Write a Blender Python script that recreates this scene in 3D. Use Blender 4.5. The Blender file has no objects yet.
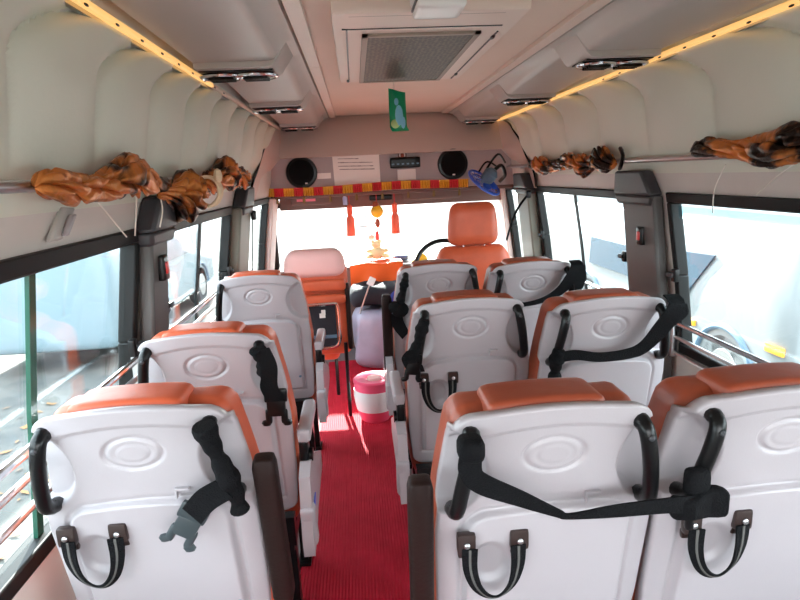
import bpy, math, random
from mathutils import Vector, Matrix
random.seed(7)
C = bpy.context.scene.collection
PI = math.pi
R = math.radians
H = 1.5            # eye height above the bus floor

# ------------------------------------------------------------------ materials
MATS = {}
def mat(name, col, rough=.5, metal=0., bump=0., bscale=60., var=0., vscale=6., coat=0., emit=None, sheen=0., spec=.5, col2=None, trans=0.):
    m = bpy.data.materials.new(name); m.use_nodes = True
    nt = m.node_tree; b = nt.nodes['Principled BSDF']
    b.inputs['Roughness'].default_value = rough; b.inputs['Metallic'].default_value = metal
    b.inputs['Coat Weight'].default_value = coat; b.inputs['Coat Roughness'].default_value = .12
    b.inputs['Specular IOR Level'].default_value = spec
    b.inputs['Sheen Weight'].default_value = sheen
    b.inputs['Transmission Weight'].default_value = trans
    c4 = (*col, 1)
    b.inputs['Base Color'].default_value = c4
    tc = nt.nodes.new('ShaderNodeTexCoord')
    if var or col2:
        n = nt.nodes.new('ShaderNodeTexNoise'); n.inputs['Scale'].default_value = vscale; n.inputs['Detail'].default_value = 5
        nt.links.new(tc.outputs['Object'], n.inputs['Vector'])
        r = nt.nodes.new('ShaderNodeValToRGB')
        r.color_ramp.elements[0].position = .35; r.color_ramp.elements[1].position = .68
        lo = col2 if col2 else tuple(c*(1-var) for c in col)
        r.color_ramp.elements[0].color = (*lo, 1); r.color_ramp.elements[1].color = c4
        nt.links.new(n.outputs['Fac'], r.inputs['Fac']); nt.links.new(r.outputs['Color'], b.inputs['Base Color'])
    if bump:
        n2 = nt.nodes.new('ShaderNodeTexNoise'); n2.inputs['Scale'].default_value = bscale; n2.inputs['Detail'].default_value = 4
        nt.links.new(tc.outputs['Object'], n2.inputs['Vector'])
        bp = nt.nodes.new('ShaderNodeBump'); bp.inputs['Strength'].default_value = bump; bp.inputs['Distance'].default_value = .01
        nt.links.new(n2.outputs['Fac'], bp.inputs['Height']); nt.links.new(bp.outputs['Normal'], b.inputs['Normal'])
    if emit:
        b.inputs['Emission Color'].default_value = (*emit[0], 1); b.inputs['Emission Strength'].default_value = emit[1]
    MATS[name] = m
    return m

shellm = mat('grey_white_seat_plastic', (.42, .38, .40), .38, bump=.03, bscale=250, var=.05, vscale=4, coat=.25)
orange = mat('orange_leatherette', (.66, .115, .045), .42, bump=.10, bscale=28, var=.16, vscale=9)
tan = mat('shaded_orange_leatherette', (.36, .068, .028), .42, bump=.10, bscale=28, var=.16, vscale=9)  # right seats' shade painted as a darker orange; plain brown on bell and card
pinkm = mat('faded_pink_leatherette', (.88, .50, .47), .5, bump=.06, bscale=30, var=.06)
blackp = mat('black_plastic', (.004, .004, .0045), .28, bump=.04, bscale=120, spec=.3)
web = mat('black_webbing', (.005, .005, .006), .75, bump=.5, bscale=300, spec=.12)
brownp = mat('dark_brown_armrest', (.014, .006, .005), .5, bump=.1, bscale=90, spec=.25)
brackm = mat('dark_bracket_plastic', (.03, .016, .014), .35)
chrome = mat('chrome', (.75, .75, .77), .16, metal=1.)
steel = mat('brushed_steel', (.55, .55, .56), .3, metal=1.)
wallm = mat('cream_padded_vinyl', (.79, .79, .68), .55, bump=.05, bscale=80, var=.05, vscale=2)
ceilm = mat('beige_headliner', (.82, .67, .57), .6, bump=.06, bscale=140, var=.05, vscale=2)
ductm = mat('grey_duct_plastic', (.50, .47, .44), .42, bump=.03, bscale=150, var=.05, vscale=3)
hatchm = mat('hatch_plastic', (.80, .67, .59), .42, bump=.03, bscale=150)
hatchd = mat('hatch_rim_taupe', (.33, .27, .22), .5)
headm = mat('header_trim', (.66, .52, .47), .55, bump=.05, bscale=120)
headp = mat('header_panel_mauve_grey', (.42, .35, .35), .6, bump=.08, bscale=140)
lowwall = mat('lower_wall_trim', (.72, .66, .61), .5, var=.06)
rubber = mat('black_window_rubber', (.008, .008, .008), .5, spec=.25)
pillarm = mat('dark_grey_pillar_trim', (.085, .078, .074), .5, bump=.08, bscale=160)
capm = mat('charcoal_pillar_cap', (.035, .035, .040), .45, bump=.1, bscale=160)
olive = mat('olive_grey_pillar', (.16, .155, .12), .5)
stripm = mat('amber_light_strip', (.85, .55, .22), .4, emit=((1., .55, .18), .24))
whitep = mat('white_plastic', (.85, .85, .84), .3)
paper = mat('white_paper', (.88, .80, .76), .8)
inkm = mat('grey_print', (.33, .27, .27), .8)
redm = mat('red_plastic', (.62, .03, .03), .35)
redc = mat('red_cloth', (.60, .02, .03), .7, bump=.3, bscale=200)
gold = mat('gold_cloth', (.72, .33, .02), .6, bump=.3, bscale=200)
tassm = mat('coral_tassel', (.85, .12, .06), .6, bump=.5, bscale=160)
blue = mat('blue_plastic', (.02, .09, .55), .35)
greyblue = mat('grey_blue_plastic', (.10, .17, .24), .35)
cordm = mat('white_cord', (.85, .80, .72), .7)
dashm = mat('dashboard_brown', (.16, .085, .07), .55, bump=.1, bscale=80)
orcloth = mat('bright_orange_cloth', (.92, .11, .006), .6, bump=.15, bscale=12)
silk = mat('lavender_grey_cover', (.42, .40, .52), .32, bump=.1, bscale=14, var=.2, vscale=6)
blackcl = mat('black_cloth', (.012, .011, .018), .8, bump=.3, bscale=30)
navycl = mat('navy_cloth', (.02, .03, .22), .7, bump=.3, bscale=30)
creamp = mat('cream_plush', (.88, .74, .42), .8, bump=.4, bscale=60)
pinkb = mat('pink_bucket_plastic', (.90, .10, .20), .3)
yellowm = mat('yellow_ball', (.95, .50, .02), .5)
leafm = mat('dry_leaf', (.26, .13, .05), .8)
bodyw = mat('white_vehicle_paint', (.22, .235, .24), .3, coat=.5)
bodyb = mat('pale_blue_vehicle_paint', (.17, .23, .26), .3, coat=.5)
dglass = mat('dark_vehicle_glass', (.03, .06, .09), .15, coat=.4)
tyre = mat('tyre_rubber', (.04, .045, .05), .7)
amber = mat('amber_lens', (.95, .40, .02), .3)
concrete = mat('pale_concrete_wall', (.11, .12, .125), .9, bump=.2, bscale=20, var=.12, vscale=1.5)
greyroof = mat('grey_roof', (.12, .13, .14), .8)
greenedge = mat('green_glass_edge', (.02, .09, .06), .2)
figure = mat('flyer_light_blue', (.22, .55, .72), .4)
flyer = mat('flyer_green', (.0, .30, .12), .35, bump=.05)
limem = mat('flyer_lime', (.45, .62, .22), .4)
tiem = mat('cream_tie', (.85, .70, .48), .7)

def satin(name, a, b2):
    m = mat(name, a, .34, metal=.6, bump=.3, bscale=60, col2=(.02, .007, .004), vscale=7)  # near-black noise patches paint the shade of the folds into the cloth
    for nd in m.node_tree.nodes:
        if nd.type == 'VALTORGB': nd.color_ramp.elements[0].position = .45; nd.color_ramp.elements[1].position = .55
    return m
satin1 = satin('copper_satin_painted_folds', (.66, .22, .05), None)

# ribbed red carpet
def carpet_mat():
    m = bpy.data.materials.new('ribbed_red_carpet'); m.use_nodes = True
    nt = m.node_tree; b = nt.nodes['Principled BSDF']; b.inputs['Roughness'].default_value = .75
    b.inputs['Specular IOR Level'].default_value = .2
    tc = nt.nodes.new('ShaderNodeTexCoord')
    n = nt.nodes.new('ShaderNodeTexNoise'); n.inputs['Scale'].default_value = 9; n.inputs['Detail'].default_value = 6
    nt.links.new(tc.outputs['Object'], n.inputs['Vector'])
    r = nt.nodes.new('ShaderNodeValToRGB')
    r.color_ramp.elements[0].position = .3; r.color_ramp.elements[0].color = (.42, .008, .022, 1)
    r.color_ramp.elements[1].position = .75; r.color_ramp.elements[1].color = (.56, .014, .036, 1)
    nt.links.new(n.outputs['Fac'], r.inputs['Fac']); nt.links.new(r.outputs['Color'], b.inputs['Base Color'])
    w = nt.nodes.new('ShaderNodeTexWave'); w.inputs['Scale'].default_value = 26; w.bands_direction = 'X'; w.inputs['Distortion'].default_value = .3
    nt.links.new(tc.outputs['Object'], w.inputs['Vector'])
    bp = nt.nodes.new('ShaderNodeBump'); bp.inputs['Strength'].default_value = .7; bp.inputs['Distance'].default_value = .004
    nt.links.new(w.outputs['Fac'], bp.inputs['Height']); nt.links.new(bp.outputs['Normal'], b.inputs['Normal'])
    return m
carpetm = carpet_mat()

def grille_mat():
    m = bpy.data.materials.new('perforated_grille'); m.use_nodes = True
    nt = m.node_tree; b = nt.nodes['Principled BSDF']; b.inputs['Roughness'].default_value = .5
    tc = nt.nodes.new('ShaderNodeTexCoord')
    v = nt.nodes.new('ShaderNodeTexVoronoi'); v.inputs['Scale'].default_value = 60; v.inputs['Randomness'].default_value = .5
    nt.links.new(tc.outputs['Object'], v.inputs['Vector'])
    r = nt.nodes.new('ShaderNodeValToRGB')
    r.color_ramp.elements[0].position = .35; r.color_ramp.elements[0].color = (.02, .013, .008, 1)
    r.color_ramp.elements[1].position = .5; r.color_ramp.elements[1].color = (.10, .07, .045, 1)
    nt.links.new(v.outputs['Distance'], r.inputs['Fac']); nt.links.new(r.outputs['Color'], b.inputs['Base Color'])
    return m
grillem = grille_mat()

def glass_mat(name, tint, gl=.10):
    m = bpy.data.materials.new(name); m.use_nodes = True
    nt = m.node_tree; nt.nodes.remove(nt.nodes['Principled BSDF'])
    out = nt.nodes['Material Output']
    t = nt.nodes.new('ShaderNodeBsdfTransparent'); t.inputs['Color'].default_value = (*tint, 1)
    g = nt.nodes.new('ShaderNodeBsdfGlossy'); g.inputs['Roughness'].default_value = .02; g.inputs['Color'].default_value = (1, 1, 1, 1)
    ly = nt.nodes.new('ShaderNodeLayerWeight'); ly.inputs['Blend'].default_value = .5
    pw = nt.nodes.new('ShaderNodeMath'); pw.operation = 'POWER'; pw.inputs[1].default_value = 5
    lw = nt.nodes.new('ShaderNodeMath'); lw.operation = 'MULTIPLY_ADD'; lw.inputs[1].default_value = .9; lw.inputs[2].default_value = .04
    nt.links.new(ly.outputs['Facing'], pw.inputs[0]); nt.links.new(pw.outputs[0], lw.inputs[0])
    mx = nt.nodes.new('ShaderNodeMixShader')
    nt.links.new(lw.outputs[0], mx.inputs['Fac']); nt.links.new(t.outputs['BSDF'], mx.inputs[1]); nt.links.new(g.outputs['BSDF'], mx.inputs[2])
    nt.links.new(mx.outputs['Shader'], out.inputs['Surface'])
    return m
glass = glass_mat('window_glass', (.93, .985, .99))
tintg = glass_mat('green_tinted_glass', (.70, .88, .92))

def ground_mat():
    m = bpy.data.materials.new('dusty_ground'); m.use_nodes = True
    nt = m.node_tree; b = nt.nodes['Principled BSDF']; b.inputs['Roughness'].default_value = .95
    tc = nt.nodes.new('ShaderNodeTexCoord')
    n = nt.nodes.new('ShaderNodeTexNoise'); n.inputs['Scale'].default_value = 3; n.inputs['Detail'].default_value = 8
    nt.links.new(tc.outputs['Object'], n.inputs['Vector'])
    r = nt.nodes.new('ShaderNodeValToRGB')
    r.color_ramp.elements[0].position = .3; r.color_ramp.elements[0].color = (.060, .064, .062, 1)
    r.color_ramp.elements[1].position = .7; r.color_ramp.elements[1].color = (.13, .12, .105, 1)
    nt.links.new(n.outputs['Fac'], r.inputs['Fac']); nt.links.new(r.outputs['Color'], b.inputs['Base Color'])
    return m
groundm = ground_mat()

# ------------------------------------------------------------------ mesh builder
def wloc(o):
    v = Vector((0, 0, 0))
    while o: v += o.location; o = o.parent
    return v

class MB:
    def __init__(s): s.v = []; s.f = []
    def add(s, vs, fs):
        b = len(s.v); s.v += [Vector(v) for v in vs]; s.f += [tuple(b+i for i in f) for f in fs]; return s
    def box(s, c, d, rot=None):
        x, y, z = (k/2 for k in d); vs = [Vector((i*x, j*y, k*z)) for i in (-1, 1) for j in (-1, 1) for k in (-1, 1)]
        if rot is not None: vs = [rot @ v for v in vs]
        return s.add([v+Vector(c) for v in vs], [(0, 1, 3, 2), (4, 6, 7, 5), (0, 4, 5, 1), (2, 3, 7, 6), (0, 2, 6, 4), (1, 5, 7, 3)])
    def hexa(s, p):   # 8 points: bottom loop 4, top loop 4
        return s.add(p, [(3, 2, 1, 0), (4, 5, 6, 7), (0, 1, 5, 4), (1, 2, 6, 5), (2, 3, 7, 6), (3, 0, 4, 7)])
    def rbox(s, c, d, r=.02, n=8, rot=None, fn=None):
        h = [k/2 for k in d]; r = min(r, *(k*.999 for k in h)); idx = {}; vs = []; fs = []
        def P(a, b, ax, sg):
            q = [0, 0, 0]; q[ax] = sg; o = [i for i in range(3) if i != ax]; q[o[0]] = a; q[o[1]] = b
            key = tuple(round(t*1000) for t in q)
            if key in idx: return idx[key]
            # denser near the edges
            g = [math.copysign(1-(1-abs(t))**1.6, t) for t in q]
            p = Vector([g[i]*h[i] for i in range(3)])
            inn = Vector([max(-(h[i]-r), min(h[i]-r, p[i])) for i in range(3)])
            dd = p-inn
            p = inn + (dd.normalized()*r if dd.length > 1e-9 else dd)
            if fn: p = Vector(fn(p))
            if rot is not None: p = rot @ p
            vs.append(p+Vector(c)); idx[key] = len(vs)-1; return idx[key]
        for ax in range(3):
            for sg in (-1, 1):
                for i in range(n):
                    for j in range(n):
                        t = [-1+2*k/n for k in (i, i+1, j, j+1)]
                        q = [P(t[0], t[2], ax, sg), P(t[1], t[2], ax, sg), P(t[1], t[3], ax, sg), P(t[0], t[3], ax, sg)]
                        flip = (sg > 0) ^ (ax == 1)
                        fs.append(tuple(q if flip else q[::-1]))
        return s.add(vs, fs)
    def tube(s, pts, r, n=10, caps=True, closed=False):
        pts = [Vector(p) for p in pts]; m = len(pts); rs = r if isinstance(r, (list, tuple)) else [r]*m
        vs = []; prev = None
        for i, p in enumerate(pts):
            if closed: t = pts[(i+1) % m]-pts[i-1]
            else: t = pts[min(i+1, m-1)]-pts[max(i-1, 0)]
            t.normalize()
            if prev is None:
                a = Vector((0, 0, 1)) if abs(t.z) < .9 else Vector((1, 0, 0)); u = t.cross(a).normalized()
            else: u = (prev-t*prev.dot(t)).normalized()
            prev = u; w = t.cross(u)
            vs += [p+(u*math.cos(2*PI*k/n)+w*math.sin(2*PI*k/n))*rs[i] for k in range(n)]
        fs = []
        for i in range(m if closed else m-1):
            j = (i+1) % m
            for k in range(n): fs.append((i*n+k, i*n+(k+1) % n, j*n+(k+1) % n, j*n+k))
        if caps and not closed: fs += [tuple(range(n))[::-1], tuple((m-1)*n+k for k in range(n))]
        return s.add(vs, fs)
    def lathe(s, prof, c=(0, 0, 0), n=24, rot=None, sc=(1, 1)):   # prof (r, z) around z
        vs = []; fs = []; m = len(prof)
        for r_, z in prof:
            for k in range(n):
                v = Vector((r_*math.cos(2*PI*k/n)*sc[0], r_*math.sin(2*PI*k/n)*sc[1], z))
                if rot is not None: v = rot @ v
                vs.append(v+Vector(c))
        for i in range(m-1):
            for k in range(n): fs.append((i*n+k, i*n+(k+1) % n, (i+1)*n+(k+1) % n, (i+1)*n+k))
        fs += [tuple(range(n))[::-1], tuple((m-1)*n+k for k in range(n))]
        return s.add(vs, fs)
    def ball(s, c, r, n=16, rot=None):
        rr = r if isinstance(r, (tuple, list)) else (r, r, r)
        vs = []; fs = []; m = n//2
        for i in range(1, m):
            a = PI*i/m
            for k in range(n):
                v = Vector((rr[0]*math.sin(a)*math.cos(2*PI*k/n), rr[1]*math.sin(a)*math.sin(2*PI*k/n), rr[2]*math.cos(a)))
                if rot is not None: v = rot @ v
                vs.append(v+Vector(c))
        for sg in (1, -1):
            v = Vector((0, 0, rr[2]*sg)); v = rot @ v if rot is not None else v; vs.append(v+Vector(c))
        T = len(vs)-2; B = T+1
        for i in range(m-2):
            for k in range(n): fs.append((i*n+k, (i+1)*n+k, (i+1)*n+(k+1) % n, i*n+(k+1) % n))
        for k in range(n):
            fs.append((T, k, (k+1) % n)); fs.append((B, (m-2)*n+(k+1) % n, (m-2)*n+k))
        return s.add(vs, fs)
    def prism(s, poly, off):   # polygon of 3-D points swept by the vector off
        n = len(poly); o = Vector(off)
        vs = [Vector(p) for p in poly]+[Vector(p)+o for p in poly]
        return s.add(vs, [tuple(range(n))[::-1], tuple(range(n, 2*n))]+[(i, (i+1) % n, n+(i+1) % n, n+i) for i in range(n)])
    def sheet(s, rows, th=None):   # grid of points, optional thickness vector
        m = len(rows); n = len(rows[0])
        if th is None:
            return s.add([p for r_ in rows for p in r_], [(i*n+j, i*n+j+1, (i+1)*n+j+1, (i+1)*n+j) for i in range(m-1) for j in range(n-1)])
        th = Vector(th); a = [Vector(p) for r_ in rows for p in r_]; N = m*n
        vs = a+[p+th for p in a]; fs = []
        for i in range(m-1):
            for j in range(n-1):
                q = (i*n+j, i*n+j+1, (i+1)*n+j+1, (i+1)*n+j); fs += [q, tuple(k+N for k in q[::-1])]
        bd = [(0, j, 0, j+1) for j in range(n-1)]+[(m-1, j+1, m-1, j) for j in range(n-1)][::-1]
        loop = [j for j in range(n)]+[i*n+n-1 for i in range(1, m)]+[(m-1)*n+j for j in range(n-2, -1, -1)]+[i*n for i in range(m-2, 0, -1)]
        for k in range(len(loop)):
            a_, b_ = loop[k], loop[(k+1) % len(loop)]; fs.append((b_, a_, a_+N, b_+N))
        return s.add(vs, fs)
    def ribbon(s, pts, wv, th=.003):   # flat strap through pts; wv = width vector(s)
        pts = [Vector(p) for p in pts]; m = len(pts)
        ws = [Vector(w) for w in wv] if isinstance(wv, list) else [Vector(wv)]*m
        rows = []; vs = []
        for i, p in enumerate(pts):
            t = (pts[min(i+1, m-1)]-pts[max(i-1, 0)]).normalized(); nn = t.cross(ws[i].normalized())
            nn = nn.normalized()*th/2 if nn.length > 1e-6 else Vector((0, -th/2, 0))
            w = ws[i]/2
            vs += [p-w-nn, p+w-nn, p+w+nn, p-w+nn]
        fs = []
        for i in range(m-1):
            for k in range(4): fs.append((i*4+k, i*4+(k+1) % 4, i*4+4+(k+1) % 4, i*4+4+k))
        fs += [(3, 2, 1, 0), tuple((m-1)*4+k for k in range(4))]
        return s.add(vs, fs)
    def mesh(s, name, m, smooth=True, shift=Vector((0, 0, 0)), ang=35):
        me = bpy.data.meshes.new(name); me.from_pydata([v-shift for v in s.v], [], s.f); me.materials.append(m)
        me.validate(); me.update()
        import bmesh
        bm = bmesh.new(); bm.from_mesh(me); bmesh.ops.recalc_face_normals(bm, faces=bm.faces)
        if smooth:
            for f in bm.faces: f.smooth = True
            for e in bm.edges:
                if len(e.link_faces) == 2 and e.calc_face_angle(0) > R(ang): e.smooth = False
        bm.to_mesh(me); bm.free()
        return me
    def build(s, name, m, parent=None, label=None, smooth=True, local=False, bevel=0, ang=35):
        if parent is not None:
            sh = Vector((0, 0, 0)) if local else wloc(parent); loc = Vector((0, 0, 0))
        else:
            xs = [v.x for v in s.v]; ys = [v.y for v in s.v]; zs = [v.z for v in s.v]
            sh = Vector(((min(xs)+max(xs))/2, (min(ys)+max(ys))/2, min(zs))); loc = sh
        o = bpy.data.objects.new(name, s.mesh(name, m, smooth, sh, ang)); C.objects.link(o); o.location = loc
        if parent is not None: o.parent = parent
        if label: o['label'] = label
        if bevel:
            b = o.modifiers.new('bevel', 'BEVEL'); b.width = bevel; b.segments = 2; b.limit_method = 'ANGLE'
        return o

def tag(o, label, cat, group=None):
    o['label'] = label; o['category'] = cat
    if group: o['group'] = group
    return o
def thing(name, loc, label, cat, group=None):
    o = bpy.data.objects.new(name, None); C.objects.link(o); o.location = loc; o.empty_display_size = .05
    return tag(o, label, cat, group)
def struct(o): o['kind'] = 'structure'; return o
def smoothstep(a, b, x):
    t = max(0, min(1, (x-a)/(b-a))); return t*t*(3-2*t)
def lerp(a, b, t): return a+(b-a)*t
def spline(pts, n=8):   # catmull-rom
    pts = [Vector(p) for p in pts]; out = []
    for i in range(len(pts)-1):
        p0 = pts[max(i-1, 0)]; p1 = pts[i]; p2 = pts[i+1]; p3 = pts[min(i+2, len(pts)-1)]
        for k in range(n):
            t = k/n
            out.append(.5*((2*p1)+(p2-p0)*t+(2*p0-5*p1+4*p2-p3)*t*t+(3*p1-p0-3*p2+p3)*t**3))
    return out+[pts[-1]]

# ------------------------------------------------------------------ the shell of the bus (x: across, y: forward, z: up; floor z = 0)
MID = .32
PX = [(0., -.82), (.8, -.785), (1.355, -.694), (1.45, -.675), (1.923, -.62), (2.05, -.55)]
def xl(z):
    for (a, x0), (b, x1) in zip(PX, PX[1:]):
        if z <= b: return lerp(x0, x1, (z-a)/(b-a))
    return PX[-1][1]
def xw(side, z): return xl(z) if side < 0 else 2*MID-xl(z)
Y0, Y1 = -.9, 5.25
SEAM = [(1.36, 3.66), (1.48, 3.75), (1.58, 3.95), (1.72, 4.2), (1.86, 4.55), (1.94, 4.92)]
def seam_y(side, z):
    z = max(1.36, min(1.94, z))
    for (a, y0), (b, y1) in zip(SEAM, SEAM[1:]):
        if z <= b:
            y = y0+(y1-y0)*(z-a)/(b-a); break
    return y+(.45*(1.94-z)/.58 if side > 0 else 0)
def wallprism(mb, side, y0, y1, z0, z1, tin=0., tout=.03, y0t=None, y1t=None, nz=1):
    y0t = y0 if y0t is None else y0t; y1t = y1 if y1t is None else y1t
    for k in range(nz):
        za, zb = lerp(z0, z1, k/nz), lerp(z0, z1, (k+1)/nz)
        def yy(a, b, z): return lerp(a, b, (z-z0)/(z1-z0))
        p = []
        for z in (za, zb):
            xi = xw(side, z)-side*tin; xo = xw(side, z)+side*tout
            p += [(xi, yy(y0, y0t, z), z), (xi, yy(y1, y1t, z), z), (xo, yy(y1, y1t, z), z), (xo, yy(y0, y0t, z), z)]
        mb.hexa(p)
    return mb
SILL, WTOP = .68, 1.355
WIN = {-1: [(-.8, 1.835), (2.05, 3.22), (3.62, 4.60)], 1: [(-.8, 2.36), (2.76, 4.16), (4.52, 5.02)]}
for side, nm in ((-1, 'left'), (1, 'right')):
    mb = MB()
    for ya_, yb_ in (((Y0, 2.82), (3.62, Y1)) if side < 0 else ((Y0, Y1),)): wallprism(mb, side, ya_, yb_, 0, SILL, nz=2)
    wallprism(mb, side, Y0, Y1, WTOP, 1.47, nz=2); wallprism(mb, side, Y0, Y1, 1.47, 2.05, nz=3)
    w = WIN[side]; edges = [Y0]+[e for p in w for e in p]+[Y1]
    for k in range(0, len(edges), 2):
        a, b = edges[k], edges[k+1]
        wallprism(mb, side, a, b, SILL, WTOP, nz=2)
    struct(mb.build('wall_'+nm, lowwall, smooth=False))
    # padded upper lining with puffed panels and curved creases
    L = .37 if side < 0 else .48; ph = 1.22 if side < 0 else 2.05
    rows = []; NY, NZ = 620, 40
    for i in range(NY+1):
        r = []
        for j in range(NZ+1):
            t = j/NZ; z = lerp(1.455, 1.935, t); y = lerp(Y0, seam_y(side, z), i/NY)
            yc = y-.42*max(0, (t-.58)/.42)**2.3 + .03
            sfrac = ((yc-ph)/L) % 1
            puff = (1-abs(2*sfrac-1)**3.4)
            A = .046*smoothstep(.06, .62, t)*(1-.5*smoothstep(.88, 1, t))
            r.append((xw(side, z)-side*(A*puff+.002), y, z))
        rows.append(r)
    p = MB().sheet(rows, (side*.05, 0, 0)).build('trim_1' if side < 0 else 'trim_2', wallm)
    struct(p); p['label'] = 'padded cream upper wall lining, %s side' % nm

floor = MB(); floor.box((MID, (Y0+Y1)/2, -.03), (2.36, Y1-Y0, .06)); struct(floor.build('floor', mat('grey_floor', (.22, .18, .18), .7), smooth=False))
ce = MB()
ce.box((MID, (Y0+5.3)/2, 2.03), (1.90, 5.3-Y0, .06))
struct(ce.build('ceiling', ceilm, smooth=False))
# two long headliner trims either side of the flat centre
for k, (xa, xb) in enumerate(((-.17, -.12), (.76, .81))):
    mb = MB(); n = 5
    for q in range(n):
        ya, yb = lerp(-.6, 4.94, q/n)+.004, lerp(-.6, 4.94, (q+1)/n)-.004
        mb.box(((xa+xb)/2, (ya+yb)/2, 1.993), (xb-xa, yb-ya, .02))
    struct(mb.build('trim_%d' % (3+k), hatchm, bevel=.003))

mb = MB()
mb.box((MID, Y0-.03, .45), (2.36, .06, .90)); mb.box((MID, Y0-.03, 1.80), (2.1, .06, .44)); mb.box((-.66, Y0-.03, 1.24), (.30, .06, .70)); mb.box((1.30, Y0-.03, 1.24), (.30, .06, .70))
struct(mb.build('wall_rear', lowwall, smooth=False))
# windows: frame, panes, divider
wn = 0
def window(side, y0, y1, divs, tint=False, slant=0., fw=.024, drop=0.):
    global wn; wn += 1
    root = bpy.data.objects.new('window_%d' % wn, None); C.objects.link(root); root.location = (xw(side, SILL), (y0+y1)/2, SILL); struct(root)
    f = MB(); nz = 4
    wallprism(f, side, y0-.01, y1+.01, SILL-.02, SILL+fw, .018, .034)
    wallprism(f, side, y0-.01, y1+.01, WTOP-fw, WTOP+.02, .018, .034)
    wallprism(f, side, y0-.01, y0+fw, SILL+fw, WTOP-fw, .018, .034, nz=2)
    wallprism(f, side, y1-fw, y1+.01, SILL+fw, WTOP-fw, .018, .034, nz=2)
    f.build('window_frame', rubber, root, bevel=.006)
    segs = [y0+fw]+divs+[y1-fw]
    for a, b in zip(segs, segs[1:]):
        g = MB(); rows = [[(xw(side, z)+side*.012, y, z) for y in (a, b)] for z in (SILL+fw, (SILL+WTOP)/2, WTOP-fw)]
        g.sheet(rows, (side*.004, 0, 0)).build('pane', glass, root, smooth=False)
    for d in divs:
        m = MB(); wallprism(m, side, d-.013, d+.013, SILL+fw, WTOP-fw, -.004, .014, nz=2)
        m.build('divider', greenedge if side < 0 and d < 1.5 else rubber, root)
    return root
window(-1, *WIN[-1][0], [1.27]); window(-1, *WIN[-1][1], [2.66]); window(-1, *WIN[-1][2], [])
window(1, *WIN[1][0], [1.42]); window(1, *WIN[1][1], [3.47]); window(1, *WIN[1][2], [])
# sun-tinted band along the top of the near right window
g = MB(); g.sheet([[(xw(1, z)+.006, y, z) for y in (1.46, 2.32)] for z in (1.27, 1.32)], (.002, 0, 0))
b = g.build('trim_5', tintg, smooth=False); struct(b)

# unseen lower door glazing, added to let sunlight onto the aisle carpet
dr = bpy.data.objects.new('added_glazed_door', None); C.objects.link(dr); dr.location = (xw(-1, 0), 3.28, 0); struct(dr)
f = MB()
for a_, b2_, c_, d_ in ((2.82, 2.86, 0, SILL), (3.58, 3.62, 0, SILL), (2.86, 3.58, 0, .05), (2.86, 3.58, .64, SILL)): wallprism(f, -1, a_, b2_, c_, d_, .0, .04)
f.build('door_frame', lowwall, dr, smooth=False)
g = MB(); g.sheet([[(xw(-1, z)-.012, y, z) for y in (2.86, 3.58)] for z in (.05, .64)], (-.004, 0, 0)); g.build('pane', glass, dr, smooth=False)
# pillars between the windows and their caps
tn = 6
def pillar(side, y0, y1, m, capy, cap=capm, tin=.05):
    global tn
    mb = MB(); wallprism(mb, side, y0, y1, .68 if side < 0 and y0 > 3 else .30, 1.36, tin, -.001, nz=1)
    p = mb.build('trim_%d' % tn, m, bevel=.012); struct(p); tn += 1
    if capy:
        mb = MB(); a, b_ = capy
        wallprism(mb, side, a+.02, b_-.02, 1.315, 1.36, tin+.012, -.001, y0t=a, y1t=b_)
        wallprism(mb, side, a, b_, 1.36, 1.47, tin+.016, -.001, y0t=a+.06, y1t=b_-.05)
        c = mb.build('pillar_cap', cap, p, bevel=.012)
    return p
pL = pillar(-1, 1.85, 2.01, pillarm, (1.82, 2.07))
pR = pillar(1, 2.41, 2.71, pillarm, (2.41, 2.77))
pBL = pillar(-1, 3.26, 3.58, olive, (3.28, 3.60), tin=.06)
pBR = pillar(1, 4.2, 4.48, olive, (4.18, 4.5), tin=.07)
pAL = pillar(-1, 4.62, 4.93, headm, None, tin=.05)
pAR = pillar(1, 5.04, 5.2, headm, None, tin=.05)

# front: header, dashboard wall, windscreen
prof = [(4.96, 1.99), (4.86, 1.90), (4.74, 1.70), (4.72, 1.67)]
mb = MB()
def xin(side, z): return xw(side, z)+side*.03
rows = [[(lerp(xin(-1, z), xin(1, z), k/24), y+(.0 if True else 0), z) for k in range(25)] for y, z in [(5.0, 2.02)]+prof+[(4.78, 1.665), (5.22, 1.665), (5.22, 2.02)]]
struct(mb.sheet(rows).build('wall_front', headm, ang=50))
# recessed grey panel carrying the speakers, narrowing towards the top like the photograph's slanted ends
poly = [(-.78, 4.76, 1.37), (-.72, 4.76, 1.52), (-.58, 4.76, 1.667), (1.22, 4.76, 1.667), (1.36, 4.76, 1.52), (1.42, 4.76, 1.37)]
p = MB().prism(poly, (0, .05, 0)).build('trim_30', headp, smooth=False); struct(p)
def header_edge(side, z):
    pts = [(1.36, -.785, 4.75), (1.52, -.72, 4.745), (1.667, -.58, 4.735), (1.95, -.56, 4.93)]
    for (a, x0, y0), (b, x1, y1) in zip(pts, pts[1:]):
        if z <= b:
            t = (z-a)/(b-a); x, y = lerp(x0, x1, t), lerp(y0, y1, t); break
    return (x if side < 0 else 2*MID-x, y)
for side, k in ((-1, 31), (1, 35)):
    rows = []
    for i in range(17):
        z = lerp(1.362, 1.95, i/16); hx_, hy_ = header_edge(side, z); sx_, sy_ = xw(side, z)-side*.02, seam_y(side, z)
        rows.append([(lerp(sx_, hx_, (q/12)**1.6), lerp(sy_, hy_, q/12), z) for q in range(13)])
    c_ = MB().sheet(rows, (0, .02, 0)).build('trim_%d' % k, headm, ang=70); struct(c_)
mb = MB(); mb.box((MID, 5.0, 1.365), (2.0, .5, .03)); mb.box((MID, 5.14, 1.30), (1.96, .12, .12)); struct(mb.build('trim_32', dashm, bevel=.008))
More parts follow.
